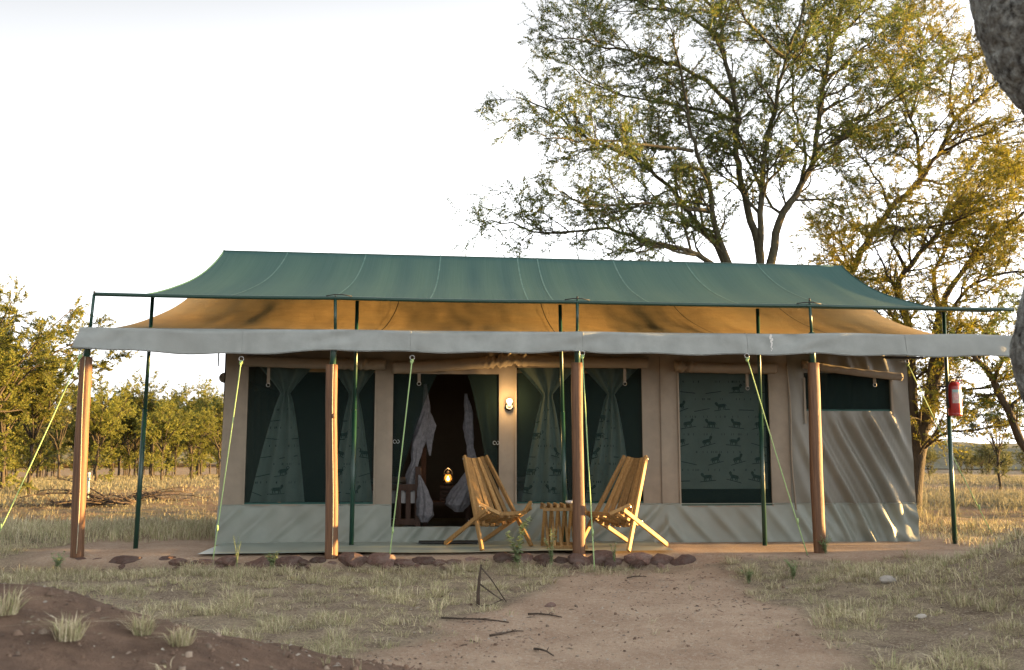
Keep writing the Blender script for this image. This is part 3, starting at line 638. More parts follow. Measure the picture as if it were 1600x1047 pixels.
# ------------------------------------------------------------------ chairs
def make_chair():
    e = empty('stick_chair', (0,0,0), '', 'chair', 'folding stick chairs on the veranda')
    nb = 9
    for i in range(nb):
        s = -1+2*i/(nb-1)
        arc = .055*s*s
        alt = .014*(i%2); top = np.array([.150*s, -.345+arc-alt, .955+.030*s*s]); low = np.array([.285*s, .05+.09*s*s-alt, .235+.045*s*s])
        if i in (0,nb-1):
            foot = np.array([.335*s, .33, .0]); MB().stick(top,foot,.030,.050).build('front_leg', M_wood, e)
        else:
            d = (low-top)/np.linalg.norm(low-top); MB().stick(top, low+d*.02,.050,.034).build('back_slat', M_wood, e)
    ns = 7
    for i in range(ns):
        s = -1+2*i/(ns-1)
        fr = np.array([.30*s, .36, .340+.085*s*s]); bk = np.array([.25*s, -.06, .235+.03*s*s])
        if i in (0,ns-1):
            foot = np.array([.265*s, -.50, .0]); MB().stick(fr,foot,.030,.046).build('rear_leg', M_wood, e)
        else: MB().stick(fr,bk,.042,.036).build('seat_slat', M_wood, e)
    a = [np.array([-.345,.30,.475]),np.array([-.165,.385,.372]),np.array([.165,.385,.372]),np.array([.345,.30,.475])]
    MB().stick(a[1]-(.02,0,0),a[2]+(.02,0,0),.036,.040,(0,1,0)).build('front_rail', M_wood, e)
    for p,q in ((a[0],a[1]),(a[3],a[2])): MB().stick(p+(0,-.0,0),q+(0,.034,.004),.036,.038,(0,1,0)).build('side_rail', M_wood, e)
    for zf_ in (.03,.62):                                  # threaded rods with bolt heads
        pass
    for s in (-1,1):
        for (y,z,x) in ((.312,.458,.352),(-.285,.955,.166)):
            MB().tube([(s*(x-.006),y,z),(s*(x+.010),y,z)],.008,8).build('bolt', M_metal, e)
    MB().tube([(-.165,-.262,.87),(0,-.315,.85),(.165,-.262,.87)],.005,6).build('rod', M_metal, e); MB().tube([(-.30,.02,.29),(0,-.03,.262),(.30,.02,.29)],.005,6).build('rod', M_metal, e)
    return e
def copy_tree(o, parent=None):
    c = o.copy(); COL.objects.link(c); c.parent = parent
    for ch in list(o.children): copy_tree(ch, c)
    return c
ch1 = make_chair(); ch2 = copy_tree(ch1)
FZ = .012
ch1.location = (.16,.60,FZ); ch1.rotation_euler = (0,0,math.atan2(-.585,.39)-PI/2); ch1['label'] = 'slatted wooden folding chair by the doorway, facing right'
ch2.location = (1.61,.44,FZ); ch2.rotation_euler = (0,0,math.atan2(-.42,-.44)-PI/2); ch2['label'] = 'slatted wooden folding chair right of the table, facing left'
# side table of crossed sticks
tb = empty('stick_table', (.95,.40,FZ), 'small slatted folding table between the two chairs', 'table'); c = np.array([.955,.38,FZ]); ntb = 7; hw = .215
for i in range(ntb):
    x = -hw+2*hw*i/(ntb-1)
    MB().stick(c+(x,-.20,.455),c+(x,.20,.455),.028,.036).build('top_slat', M_wood, tb)
    MB().stick(c+(x,-.17,.425),c+(x*1.0-.0,.16,.01),.030,.026).build('leg_slat', M_wood, tb)
    if i < ntb-1: MB().stick(c+(x+.036,.16,.425),c+(x+.036,-.17,.01),.030,.026).build('leg_slat', M_wood, tb)
MB().stick(c+(-hw-.02,-.185,.418),c+(hw+.02,-.185,.418),.034,.034,(0,1,0)).build('top_rail', M_wood, tb); MB().stick(c+(-hw-.02,.18,.418),c+(hw+.02,.18,.418),.034,.034,(0,1,0)).build('top_rail', M_wood, tb)
MB().stick(c+(-hw+.02,-.19,.018),c+(hw+.03,-.19,.018),.03,.036,(0,1,0)).build('foot_rail', M_wood, tb); MB().stick(c+(-hw,.18,.018),c+(hw,.18,.018),.03,.036,(0,1,0)).build('foot_rail', M_wood, tb)
o = empty('ashtray', c+(.08,-.05,.475), 'small pale dish on the folding table', 'dish'); MB().lathe(c+(.08,-.05,.475),[(.03,0),(.05,.004),(.058,.028),(.052,.028),(.045,.010)],16).build('bowl', M_china, o, True); MB().tube([c+(.04,-.06,.505),c+(.13,-.04,.508)],.005,6).build('spoon', M_metal, o)
# door mat
o = MB().box((-.64,.86,.018),(.04,1.06,.030)).build('door_mat', M_black, None); tag(o,'thin black rubber mat before the tent doorway','mat')

# ------------------------------------------------------------------ wall lamp
bp = av(796,628,WV-.09); L_ = empty('wall_lamp', (bp[0],WV-.02,bp[2]-.05), 'lit bare bulb on the canvas between doorway and window', 'lamp')
MB().tube([(bp[0],WV-.045,bp[2]-.055),(bp[0],WV-.015,bp[2]-.055)],.048,18).build('black_backplate', M_black, L_, True)
MB().tube([(bp[0],WV-.062,bp[2]-.05),(bp[0],WV-.045,bp[2]-.055)],.038,16).build('socket', M_china, L_, True); MB().tube([(bp[0],WV-.062,bp[2]-.055),(bp[0],WV-.088,bp[2]-.018)],.022,12).build('collar', M_china, L_, True)
b = MB(); b.lathe((bp[0],WV-.095,bp[2]),[(.001,-.036),(.018,-.03),(.032,-.010),(.036,.008),(.030,.028),(.016,.038),(.001,.041)],16); b.build('bulb', M_bulb, L_, True)
ll = bpy.data.lights.new('bulb_light','POINT'); ll.energy = 1.8; ll.color = (1,.60,.24); ll.shadow_soft_size = .04; lo = bpy.data.objects.new('bulb_light', ll); COL.objects.link(lo); lo.location = (bp[0],WV-.16,bp[2]+.01); 
# ------------------------------------------------------------------ inside the tent
def bed(x0, x1, y0, y1, label):
    e = empty('bed', ((x0+x1)/2,y0,0), label, 'bed')
    for x in (x0,x1):
        MB().box((x-.035,y0-.035,.01),(x+.035,y0+.035,.86)).build('bed_post', M_dark, e); MB().box((x-.035,y1-.035,.01),(x+.035,y1+.035,1.1)).build('bed_post', M_dark, e)
    MB().box((x0+.035,y0-.02,.13),(x1-.035,y0+.02,.21)).build('bottom_rail', M_dark, e); MB().box((x0+.035,y0-.02,.56),(x1-.035,y0+.02,.64)).build('top_rail', M_dark, e)
    k = 5
    for i in range(k):
        x = lerp(x0+.12,x1-.12,i/(k-1)); MB().box((x-.03,y0-.012,.21),(x+.03,y0+.012,.56)).build('footboard_slat', M_dark, e)
    U_,V_ = np.meshgrid(np.linspace(x0+.03,x1-.03,20),np.linspace(y0+.04,y1-.04,30)); Z_ = .68+.02*smoothnoise(U_*4,V_*4,71,3)
    MB().grid(np.stack([U_,V_,Z_],-1)).build('bed_cover', M_white, e, True); MB().box((x0+.03,y0+.04,.40),(x1-.03,y1-.04,.64)).build('mattress', M_white, e)
    return e
bed(-1.42,-.70,2.05,4.0,'dark wooden bed with slatted footboard left inside the doorway'); bed(.42,1.25,2.05,4.0,'dark wooden bed hidden behind the left chair inside the tent')
def net(pts, rad, label, twist=True, seed=0):
    pts = [np.array(p) for p in pts]; N_ = 60; K = 40; vs = []
    tt = np.linspace(0,1,len(pts)); T_ = np.linspace(0,1,N_)
    C_ = np.stack([np.interp(T_,tt,[p[k] for p in pts]) for k in range(3)],-1); ker = np.ones(5)/5
    for k in range(3): C_[2:-2,k] = np.convolve(C_[:,k],ker,'valid')
    R_ = np.interp(T_,tt,rad)*.78
    for i in range(N_):
        for j in range(K):
            a = 2*PI*j/K; q = R_[i]*(1+.22*math.sin(3*a+(14*T_[i] if twist else 2*T_[i])+seed)+.14*math.sin(8*a+seed+9*T_[i])+.07*math.sin(13*a-17*T_[i]))
            vs.append(C_[i]+np.array([math.cos(a)*q,math.sin(a)*q*.8,0]))
    o = MB().add(vs,[(i*K+j,i*K+(j+1)%K,(i+1)*K+(j+1)%K,(i+1)*K+j) for i in range(N_-1) for j in range(K)]+[tuple(range(K))[::-1],tuple((N_-1)*K+j for j in range(K))]).build('mosquito_net', M_net, None, True, base=pts[-1])
    return tag(o,label,'mosquito net')
a_ = lambda x,y,v: av(x,y,v)
net([a_(664,600,2.1),a_(666,640,2.1),a_(660,665,2.1),a_(652,695,2.1),a_(650,720,2.1),a_(642,745,2.1),a_(640,768,2.1)],[.02,.06,.10,.10,.055,.085,.04],'twisted white net knotted above the left bed',seed=1)
net([a_(668,640,2.16),a_(672,665,2.16),a_(671,690,2.16),a_(672,712,2.16)],[.02,.085,.05,.012],'loose tail of white net beside the twisted one',False,2)
net([a_(655,742,2.0),a_(660,762,2.0),a_(665,785,2.0),a_(666,805,2.0),a_(664,816,2.0)],[.012,.06,.115,.125,.05],'gathered white net hanging at the foot of the left bed',False,3)
net([a_(728,615,2.2),a_(731,640,2.2),a_(733,670,2.2),a_(734,700,2.2),a_(741,725,2.2)],[.02,.06,.075,.05,.075],'twisted white net hanging behind the left chair top',seed=4)
net([a_(736,728,2.2),a_(728,752,2.2),a_(719,772,2.2),a_(714,788,2.2),a_(716,800,2.2)],[.02,.10,.16,.17,.06],'gathered white net bundle left of the chair back',False,5)
tx = av(698,783,3.4); e = empty('bedside_table', (tx[0],3.4,0), 'dark wooden bedside table inside the doorway', 'table')
tz = tx[2]; MB().box((tx[0]-.34,3.2,tz-.05),(tx[0]+.34,3.75,tz)).build('table_top', M_dark, e)
for sx in (-.30,.30):
    for sy in (3.24,3.7): MB().box((tx[0]+sx-.03,sy-.03,.01),(tx[0]+sx+.03,sy+.03,tz-.05)).build('leg', M_dark, e)
ks = av(700,758,3.4); e = empty('carved_box', (ks[0],3.4,tz), 'dark slatted box under the lantern', 'box')
for i in range(4):
    z = lerp(tz+.002,ks[2]-.05,i/3); MB().box((ks[0]-.11,3.32,z),(ks[0]+.11,3.48,z+.038)).build('slat', M_dark, e)
for sx in (-.1,.1): MB().box((ks[0]+sx-.012,3.335,tz+.002),(ks[0]+sx+.012,3.465,ks[2]-.016)).build('corner', M_dark, e)
lz = ks[2]-.008; lx = ks[0]; e = empty('oil_lantern', (lx,3.4,lz), 'lit oil lantern glowing on the box inside the tent', 'lantern')
MB().lathe((lx,3.4,lz),[(.055,0),(.062,.01),(.060,.04),(.035,.055)],16).build('fuel_tank', M_black, e, True)
MB().lathe((lx,3.4,lz+.055),[(.030,0),(.050,.035),(.052,.06),(.036,.10)],16).build('glass_globe', M_glass, e, True)
MB().lathe((lx,3.4,lz+.068),[(.006,0),(.020,.018),(.017,.036),(.002,.065)],10).build('flame', M_flame, e, True)
MB().lathe((lx,3.4,lz+.155),[(.036,0),(.04,.008),(.022,.03),(.024,.045),(.010,.055)],14).build('chimney_cap', M_black, e, True)
for s in (-1,1): MB().tube([(lx+s*.05,3.4,lz+.03),(lx+s*.068,3.4,lz+.09),(lx+s*.05,3.4,lz+.16),(lx+s*.02,3.4,lz+.175)],.005,6).build('side_tube', M_black, e, True)
MB().tube([(lx+.06*math.cos(a),3.4,lz+.15+.09*math.sin(a)) for a in np.linspace(0,PI,12)],.003,5).build('bail_handle', M_metal, e, True)
ll = bpy.data.lights.new('lantern_light','POINT'); ll.energy = .42; ll.color = (1,.50,.17); ll.shadow_soft_size = .03; lo = bpy.data.objects.new('lantern_light', ll); COL.objects.link(lo); lo.location = (lx,3.33,lz+.26)
# ------------------------------------------------------------------ fire extinguisher
c = av(1491,620,.72); e = empty('fire_extinguisher', (c[0],.72,av(1491,650,.72)[2]), 'red fire extinguisher strapped to the right hand green pole', 'extinguisher')
z0 = av(1491,650,.72)[2]; z1 = av(1491,596,.72)[2]; h = z1-z0; r = .078; cx_ = c[0]
MB().lathe((cx_,.72,z0),[(r*.86,0),(r,.012),(r,.02),(r*.97,.028),(r,.036),(r,h*.84),(r*.93,h*.91),(r*.68,h*.97),(r*.3,h)],28).build('cylinder', M_red, e, True)
MB().tube([(cx_,.72,z1-.01),(cx_,.72,z1+.035)],.018,10).build('valve', M_metal, e, True)
MB().stick((cx_-.01,.72,z1+.035),(cx_+.11,.715,z1+.055),.022,.012,(0,1,0)).build('lever', M_black, e); MB().stick((cx_-.01,.72,z1+.015),(cx_+.10,.715,z1+.012),.022,.010,(0,1,0)).build('carry_handle', M_red, e)
MB().tube([(cx_,.70,z1+.01),(cx_-.06,.67,z1+.015),(cx_-.10,.67,z1-.05),(cx_-.105,.68,z1-.18),(cx_-.09,.69,z0+.09)],.011,8).build('hose', M_black, e, True)
MB().tube([(cx_-.02,.72-.0,z1-.06),(cx_-.16,.79,z1-.06)],.01,6).build('strap', M_black, e)
def wrap(name, a0, a1, za, zb, m, rr, par=e):
    A,Z_ = np.meshgrid(np.linspace(a0,a1,14),np.linspace(za,zb,3)); return MB().grid(np.stack([cx_+rr*np.sin(A),.72-rr*np.cos(A),Z_],-1)).build(name, m, par, True)
lab = wrap('label', -.75,1.05,z0+h*.36,z0+h*.76,M_paper,r+.0015); wrap('label_heading',-.70,1.0,z0+h*.68,z0+h*.745,M_teal,r+.003,lab); wrap('label_picture',-.6,.1,z0+h*.46,z0+h*.64,mat('label_pink',(.50,.20,.20),(.62,.48,.45),60,.6),r+.003,lab); wrap('label_text',.2,.95,z0+h*.40,z0+h*.64,mat('label_grey',(.34,.28,.36),(.6,.55,.55),90,.6,stretch=(1,1,3)),r+.003,lab)

# ------------------------------------------------------------------ stones
def rock(rs, seed, flat=.7, sub=2):
    import bmesh
    bm = bmesh.new(); bmesh.ops.create_icosphere(bm, subdivisions=sub, radius=1)
    r = np.random.default_rng(seed); D = r.normal(size=(9,3)); D /= np.linalg.norm(D,axis=1)[:,None]; off = r.uniform(.58,.9,9)
    for v in bm.verts:
        p = np.array(v.co)
        for d,o_ in zip(D,off):
            k = p@d
            if k > o_: p = p - d*(k-o_)*.9
        v.co = Vector(p*(1+.075*r.normal())*np.array([rs[0],rs[1],rs[2]]))
    me = bpy.data.meshes.new('stone'); bm.to_mesh(me); bm.free(); return me
ROCKS = [rock((1,r1,r2),i) for i,(r1,r2) in enumerate([(.8,.8),(.85,.85),(.7,.7),(.9,.8),(.85,.9),(.75,.75)])]
bd = empty('stone_border', (-1,-.15,-.1), 'row of red brown stones along the veranda edge', 'kerb'); x = -6.4; k = 0
while x < 2.35:
    wd = random.choice((random.uniform(.05,.09),random.uniform(.08,.13),random.uniform(.12,.19)))
    o = bpy.data.objects.new('stone', ROCKS[random.randrange(6)]); COL.objects.link(o); o.parent = bd; BASE[o.name] = BASE[bd.name]
    yy = -.12+random.uniform(-.03,.03) + (.10 if x<-3.2 else 0); sc = wd
    o.location = Vector((x+wd, yy, -.075+random.uniform(-.035,.012)))-bd.location; o.scale = (sc*1.12, sc*.80, sc*random.uniform(.62,.85)); o.rotation_euler = (random.uniform(-.2,.2),random.uniform(-.2,.2),random.choice((0,PI))+random.uniform(-.3,.3))
    if random.random() < .8:
        o2 = o.copy(); COL.objects.link(o2); o2.location.y -= random.uniform(.10,.20); o2.location.z -= .035; o2.location.x += random.uniform(-.08,.08); o2.scale *= random.uniform(.45,.75); o2.rotation_euler.z += 1.3
    x += wd*1.62
for m_ in ROCKS: m_.materials.append(M_stone)
def lone_rock(px, py, s, m, label, name='stone', seed=0):
    me = rock((s,s*.75,s*.5), 40+seed); p = gpt(px,py); o = link(name, me, m, None, False, (p[0],p[1],p[2]+s*.18)); tag(o,label,'stone'); return o
lone_rock(1390,910,.085,M_pale,'pale grey stone lying in the right hand grass',seed=1); lone_rock(1440,966,.045,M_pale,'small whitish stone nearer the camera in the right hand grass',seed=2)
lone_rock(859,948,.05,M_stone,'small dark stone at the left edge of the path',seed=3); lone_rock(455,982,.028,M_pale,'tiny white stone on the left soil mound',seed=4)
# ------------------------------------------------------------------ sticks and dead branches
def sticks(name, polys, rad, label, cat, m=M_dry):
    base = polys[0][0]; o = MB()
    for pl,r in zip(polys,rad): o.tube(pl,[r*(1-.5*i/(len(pl)-1)) for i in range(len(pl))],7)
    ob = o.build(name, m, None, True, base=base); return tag(ob,label,cat)
q = gpt(747,948); s_ = lambda x,y: av(x,y,q[1])
sticks('broken_stump', [[q-(0,0,.05),s_(747,925),s_(749,903),s_(752,882)],[s_(751,886),s_(766,902)+(0,-.06,0),gpt(792,942)],[s_(749,912),s_(768,925)+(0,-.05,0),gpt(788,940)],[q,s_(765,944)+(0,-.05,.0),gpt(787,939)+(0,0,.015)]],[.017,.007,.007,.007],'dark forked dead stump sticking up beside the path','stump')
for k,(x0,y0,x1,y1,lb) in enumerate([(825,962,878,967,'thin dead stick lying across the left edge of the path'),(765,996,818,989,'pale broken stick lying in the near path'),(835,1017,865,1028,'short dark stick low in the path'),(690,968,795,975,'dead twig half hidden under the grass left of the path'),(980,905,1010,903,'thin twig lying on the path below the right chair')]):
    a = gpt(x0,y0)+(0,0,.012); c = gpt(x1,y1)+(0,0,.012); m1 = lerp(a,c,.3)+(0,.018*(-1)**k,.006); m2 = lerp(a,c,.55)+(.01,-.012,.010); m3 = lerp(a,c,.8)+(0,.014,.004); sticks('dead_stick', [[a,m1,m2,m3,c],[m2,m2+(c-a)*.16+(.0,.05*(-1)**k,.02)],[m1,m1+(c-a)*.08+(.0,-.035*(-1)**k,.01)]],[.0075,.0035,.003],lb,'stick')
def brush(name, cx, cy, L0, n_, seed, label, rot):
    r = np.random.default_rng(seed); b = MB(); base = np.array([cx,cy,float(gz(cx,cy))])
    for i in range(n_):
        th = rot + r.normal()*.32; l = L0*r.uniform(.35,1); p = base+np.array([r.uniform(-.3,.3),r.uniform(-.3,.3),.05]); pts = [p]
        el = r.uniform(.10,.62)
        for k in range(6):
            th += r.normal()*.14; el -= .10; pts.append(pts[-1]+l/6*np.array([math.cos(th)*math.cos(el),math.sin(th)*math.cos(el),math.sin(el)]))
        for q_ in pts: q_[2] = max(q_[2], float(gz(q_[0],q_[1]))+.02)
        r0 = r.uniform(.012,.030); b.tube(pts,[r0*(1-.12*k) for k in range(7)],5)
        for k in range(1,6):
            for _ in range(3):
                d = r.normal(size=3); d[2] = abs(d[2])*.4; d /= np.linalg.norm(d); e_ = pts[k]+d*l*.16; b.tube([pts[k],(pts[k]+e_)/2+r.normal(size=3)*.02,e_],[.007,.005,.002],4)
    o = b.build(name, M_dry, None, True, base=base); return tag(o,label,'branch')
p = gpt(150,792,0); brush('fallen_branch', p[0]+.5, p[1], 2.6, 18, 3, 'tangle of fallen grey branches in the grass behind the left post', PI-.1)
p = gpt(165,786,0); brush('fallen_branch', p[0]+.2, p[1]+.5, 1.8, 14, 5, 'spread of dead twigs right of the fallen branches', .05)
p = gpt(136,792,0); e = empty('standpipe', p, 'thin pale standpipe behind the left end post', 'pipe'); MB().tube([p-(0,0,.1),p+(0,0,.62)],.028,10).build('pipe', mat('pipe_paint',(.34,.40,.35),(.28,.33,.29),20,.6), e, True); MB().tube([p+(0,0,.55),p+(.05,-.09,.56),p+(.055,-.11,.50)],.016,8).build('tap', M_metal, e, True); MB().lathe(p+(0,0,.62),[(.034,0),(.034,.03),(.01,.045)],10).build('cap', M_china, e, True)

# ------------------------------------------------------------------ trees
class Tree:
    def __init__(s, seed): s.r = np.random.default_rng(seed); s.big = []; s.small = []; s.tw = []
    def limb(s, pts, r0, r1, n=None):
        pts = [np.array(p,float) for p in pts]; n = n or max(6,int(sum(np.linalg.norm(b-a) for a,b in zip(pts[:-1],pts[1:]))/.25)); t = np.linspace(0,1,len(pts)); T_ = np.linspace(0,1,n)
        C_ = np.stack([np.interp(T_,t,[p[k] for p in pts]) for k in range(3)],-1)
        for _ in range(2): C_[1:-1] = (C_[:-2]+2*C_[1:-1]+C_[2:])/4
        C_[1:-1] += s.r.normal(size=(n-2,3))*.018
        R_ = (r0+(r1-r0)*T_**.55)*.74; s.big.append((C_,R_)); return C_,R_
    def side(s, C_, R_, lev, start, spacing, L0, up=.25, flat=.8, spread=(.5,1.1)):
        r = s.r; seg = np.linalg.norm(np.diff(C_,axis=0),axis=1); cum = np.concatenate([[0],np.cumsum(seg)]); tot = cum[-1]; d = start*tot
        out = []
        while d < tot:
            i = min(len(seg)-1, int(np.searchsorted(cum,d)-1)); i = max(i,0); f = (d-cum[i])/max(seg[i],1e-6); p = C_[i]+(C_[i+1]-C_[i])*f; rad = R_[i]
            tg = (C_[i+1]-C_[i])/max(seg[i],1e-6); rv = r.normal(size=3); rv -= tg*(rv@tg); rv /= np.linalg.norm(rv)+1e-6
            a = r.uniform(*spread); dr = tg*math.cos(a)+rv*math.sin(a); dr[2] = dr[2]*flat+up; dr /= np.linalg.norm(dr)
            l = L0*r.uniform(.55,1.25)*(1-.45*d/tot); nn = 6 if lev==1 else 4; pts = [p]
            for k in range(nn):
                dr = dr+r.normal(size=3)*.16+np.array([0,0,up*.10]); dr /= np.linalg.norm(dr); pts.append(pts[-1]+dr*l/nn)
            pts = np.array(pts); r0 = min(rad*.6, .009+.016*l); rr = np.linspace(r0, max(.003,r0*.3), len(pts)); out.append((pts,rr)); d += spacing*r.uniform(.6,1.4)
        return out
    def grow(s, L1=1.6, L2=.75, L3=.32, sp1=.45, sp2=.22, sp3=.10, start=.3, up=.25):
        l1 = []
        for C_,R_ in list(s.big): l1 += s.side(C_,R_,1,start,sp1,L1,up)
        s.small += [(a,b_,5) for a,b_ in l1]; l2 = []
        for a,b_ in l1: l2 += s.side(a,b_,2,.15,sp2,L2,up*.6)
        s.small += [(a,b_,3) for a,b_ in l2]
        for a,b_ in l2:
            s.tw.append((a[1],a[-1])); 
            for c_,_ in s.side(a,b_,3,.1,sp3,L3,.08,spread=(.5,1.2)): s.tw.append((c_[0],c_[-1]))
        for a,b_ in l1: s.tw.append((a[-3],a[-1]))
    def build(s, name, label, base, bark, leafm, nleaf=10, ll=.055, lw=.020, group=None, droop=.25, twigs=True):
        base = np.array(base,float); e = empty(name, base, label, 'tree', group); b = MB()
        for C_,R_ in s.big: b.tube(C_,R_,10)
        b.build('trunk', bark, e, True); b = MB()
        for a,b_,k in s.small: b.tube(a,b_,k,False)
        if s.small: o = b.build('branches', bark, e, True); o['kind'] = 'stuff'
        A = np.array([t[0] for t in s.tw]); B = np.array([t[1] for t in s.tw]); r = s.r
        if twigs and len(A):                                   # bare twig slivers
            d = B-A; sd = np.cross(d,r.normal(size=d.shape)); sd /= np.linalg.norm(sd,axis=1)[:,None]+1e-9; w_ = .0035
            v = np.stack([A-sd*w_,A+sd*w_,B],1).reshape(-1,3)-base; o = link('twigs', arr_mesh('twigs',v,[np.arange(len(v)).reshape(-1,3)]), bark, e); o['kind'] = 'stuff'
        N_ = len(A)*nleaf; idx = np.repeat(np.arange(len(A)),nleaf); t = r.uniform(.05,1.03,N_)[:,None]; p = A[idx]*(1-t)+B[idx]*t
        tw = B-A; tw /= np.linalg.norm(tw,axis=1)[:,None]+1e-9; un = r.normal(size=tw.shape)*.45+np.array([0,0,1.]); sv = np.cross(tw,un); sv /= np.linalg.norm(sv,axis=1)[:,None]+1e-9
        sg = np.where(r.uniform(0,1,N_)<.5,-1.,1.)[:,None]; d = tw[idx]*.55+sv[idx]*sg*.75+r.normal(size=(N_,3))*.30; d[:,2] -= droop*.6; d /= np.linalg.norm(d,axis=1)[:,None]
        sd = np.cross(d,un[idx]+r.normal(size=(N_,3))*.5); sd = np.cross(sd,d)*.45+sd; sd /= np.linalg.norm(sd,axis=1)[:,None]+1e-9; l = (ll*r.uniform(.55,1.3,N_)*(1.15-.5*t[:,0]))[:,None]; w2 = (lw*r.uniform(.6,1.25,N_))[:,None]/2
        v = np.stack([p+d*l*.15-sd*w2, p+d*l*.35+sd*w2, p+d*l],1).reshape(-1,3)-base
        o = link('crown', arr_mesh('crown',v,[np.arange(len(v)).reshape(-1,3)]), leafm, e); o['kind'] = 'stuff'
        return e
def pl(pts, v0, v1): 
    n_ = len(pts); return [av(x,y,lerp(v0,v1,i/(n_-1))) for i,(x,y) in enumerate(pts)]
# --- the large tree behind the tent
T = Tree(11); VB = 7.6; b0 = av(1172,760,VB); b0[2] = -.05
root = [b0, b0+(.02,0,.5), av(1174,560,VB), av(1178,480,VB)]
T.limb(root,.30,.22)
LM = [([(1178,480),(1190,412),(1175,353),(1157,281),(1145,225),(1155,181),(1135,100),(1123,52),(1127,8),(1140,-80),(1120,-200)],VB,VB+1.0,.15,.03),
 ([(1184,470),(1190,400),(1187,361),(1191,281),(1195,225),(1211,169),(1219,132),(1230,80),(1255,20),(1270,-100)],VB+.1,VB-1.2,.13,.025),
 ([(1182,480),(1206,410),(1214,344),(1248,296),(1271,253),(1281,180),(1290,119),(1302,62),(1315,19),(1330,-90)],VB,VB+.4,.16,.03),
 ([(1271,253),(1310,215),(1350,185),(1390,162),(1440,120)],VB+.1,VB-.9,.06,.02),
 ([(1248,296),(1262,240),(1240,170),(1236,120),(1245,60)],VB+.1,VB+2.2,.06,.02),
 ([(1172,500),(1139,409),(1111,349),(1111,289),(1099,261),(1079,225),(1079,180),(1065,120),(1050,60)],VB,VB-.8,.12,.025),
 ([(1107,329),(1071,325),(1023,317),(975,321),(922,325),(880,300)],VB-.3,VB-1.8,.06,.018),
 ([(1165,500),(1131,401),(1111,373),(1079,337),(1039,281),(991,245),(943,225),(902,213),(870,173),(830,160),(806,152)],VB,VB+1.2,.11,.015),
 ([(1082,236),(1031,227),(967,221),(902,219),(850,217)],VB-.6,VB-2.2,.055,.016),
 ([(1168,500),(1119,411),(1071,393),(1031,383),(991,369),(947,353),(902,363),(850,365),(802,349),(770,345)],VB,VB-1.6,.10,.014),
 ([(1145,165),(1091,116),(1039,96),(991,82),(943,76),(902,60),(870,60)],VB+.5,VB-.8,.07,.015),
 ([(1155,190),(1100,170),(1040,165),(980,150),(920,130),(890,100)],VB+.4,VB+2.4,.06,.015),
 ([(1191,300),(1165,240),(1140,200),(1090,190),(1035,190)],VB,VB+2.0,.05,.015),
 ([(1130,60),(1080,20),(1000,10),(950,-20),(900,-10)],VB+.9,VB-.2,.06,.015),
 ([(1125,20),(1060,-40),(960,-60),(900,-90)],VB+.9,VB+2.4,.05,.015),
 ([(1225,90),(1180,50),(1150,10),(1130,-60)],VB-1,VB-2.4,.05,.015), ([(1290,119),(1250,90),(1215,40),(1190,-30)],VB+.2,VB+2.5,.05,.015),
 ([(1290,130),(1330,90),(1370,60),(1420,10)],VB+.2,VB+1.8,.05,.015), ([(1302,62),(1340,30),(1380,-20)],VB+.4,VB-1.4,.04,.015),
 ([(1275,240),(1300,260),(1335,255),(1370,250)],VB,VB+1.4,.04,.012)]
for pts,v0,v1,r0,r1 in LM: T.limb(pl(pts,v0,v1),r0,r1)
T.grow(1.55,.78,.40,.225,.17,.105,.24,.10)
T.build('acacia_tree','large spreading many stemmed acacia rising behind the tent',b0,M_barkg,M_leafg,43,.061,.0185)
# --- the yellowing tree at the right end
T = Tree(12); VB = 6.4; b0 = av(1424,775,VB); b0[2] = -.05
T.limb([b0,av(1432,712,VB),av(1443,669,VB),av(1458,620,VB),av(1462,560,VB),av(1470,500,VB)],.22,.14); T.limb([av(1430,720,VB),av(1424,640,VB+.2),av(1426,560,VB+.3),av(1418,500,VB+.4),av(1396,458,VB+.5),av(1415,420,VB+.5),av(1458,377,VB+.2),av(1480,330,VB)],.15,.05)
LM = [([(1470,500),(1472,458),(1510,415),(1544,382),(1596,334),(1650,300)],VB,VB-.6,.11,.02),([(1415,420),(1381,353),(1467,358),(1534,329),(1590,300)],VB+.5,VB-1.4,.05,.015),
 ([(1462,540),(1490,470),(1520,440),(1580,420),(1640,430)],VB,VB-1.6,.07,.015),([(1458,620),(1500,603),(1547,612),(1590,600)],VB,VB-1.2,.04,.010),([(1470,500),(1455,440),(1470,400),(1500,350),(1530,290),(1560,230)],VB,VB+1.5,.08,.015),
 ([(1460,580),(1500,555),(1540,530),(1590,520)],VB,VB+1.4,.05,.012),([(1420,520),(1400,500),(1370,470),(1345,450)],VB+.4,VB+1.2,.05,.012)]
for pts,v0,v1,r0,r1 in LM: T.limb(pl(pts,v0,v1),r0,r1)
T.grow(1.40,.74,.38,.165,.14,.10,.26,.08)
T.build('acacia_tree','yellow leaved acacia with a dark forked trunk beside the tent end',b0,M_bark,M_leafy,44,.060,.017)
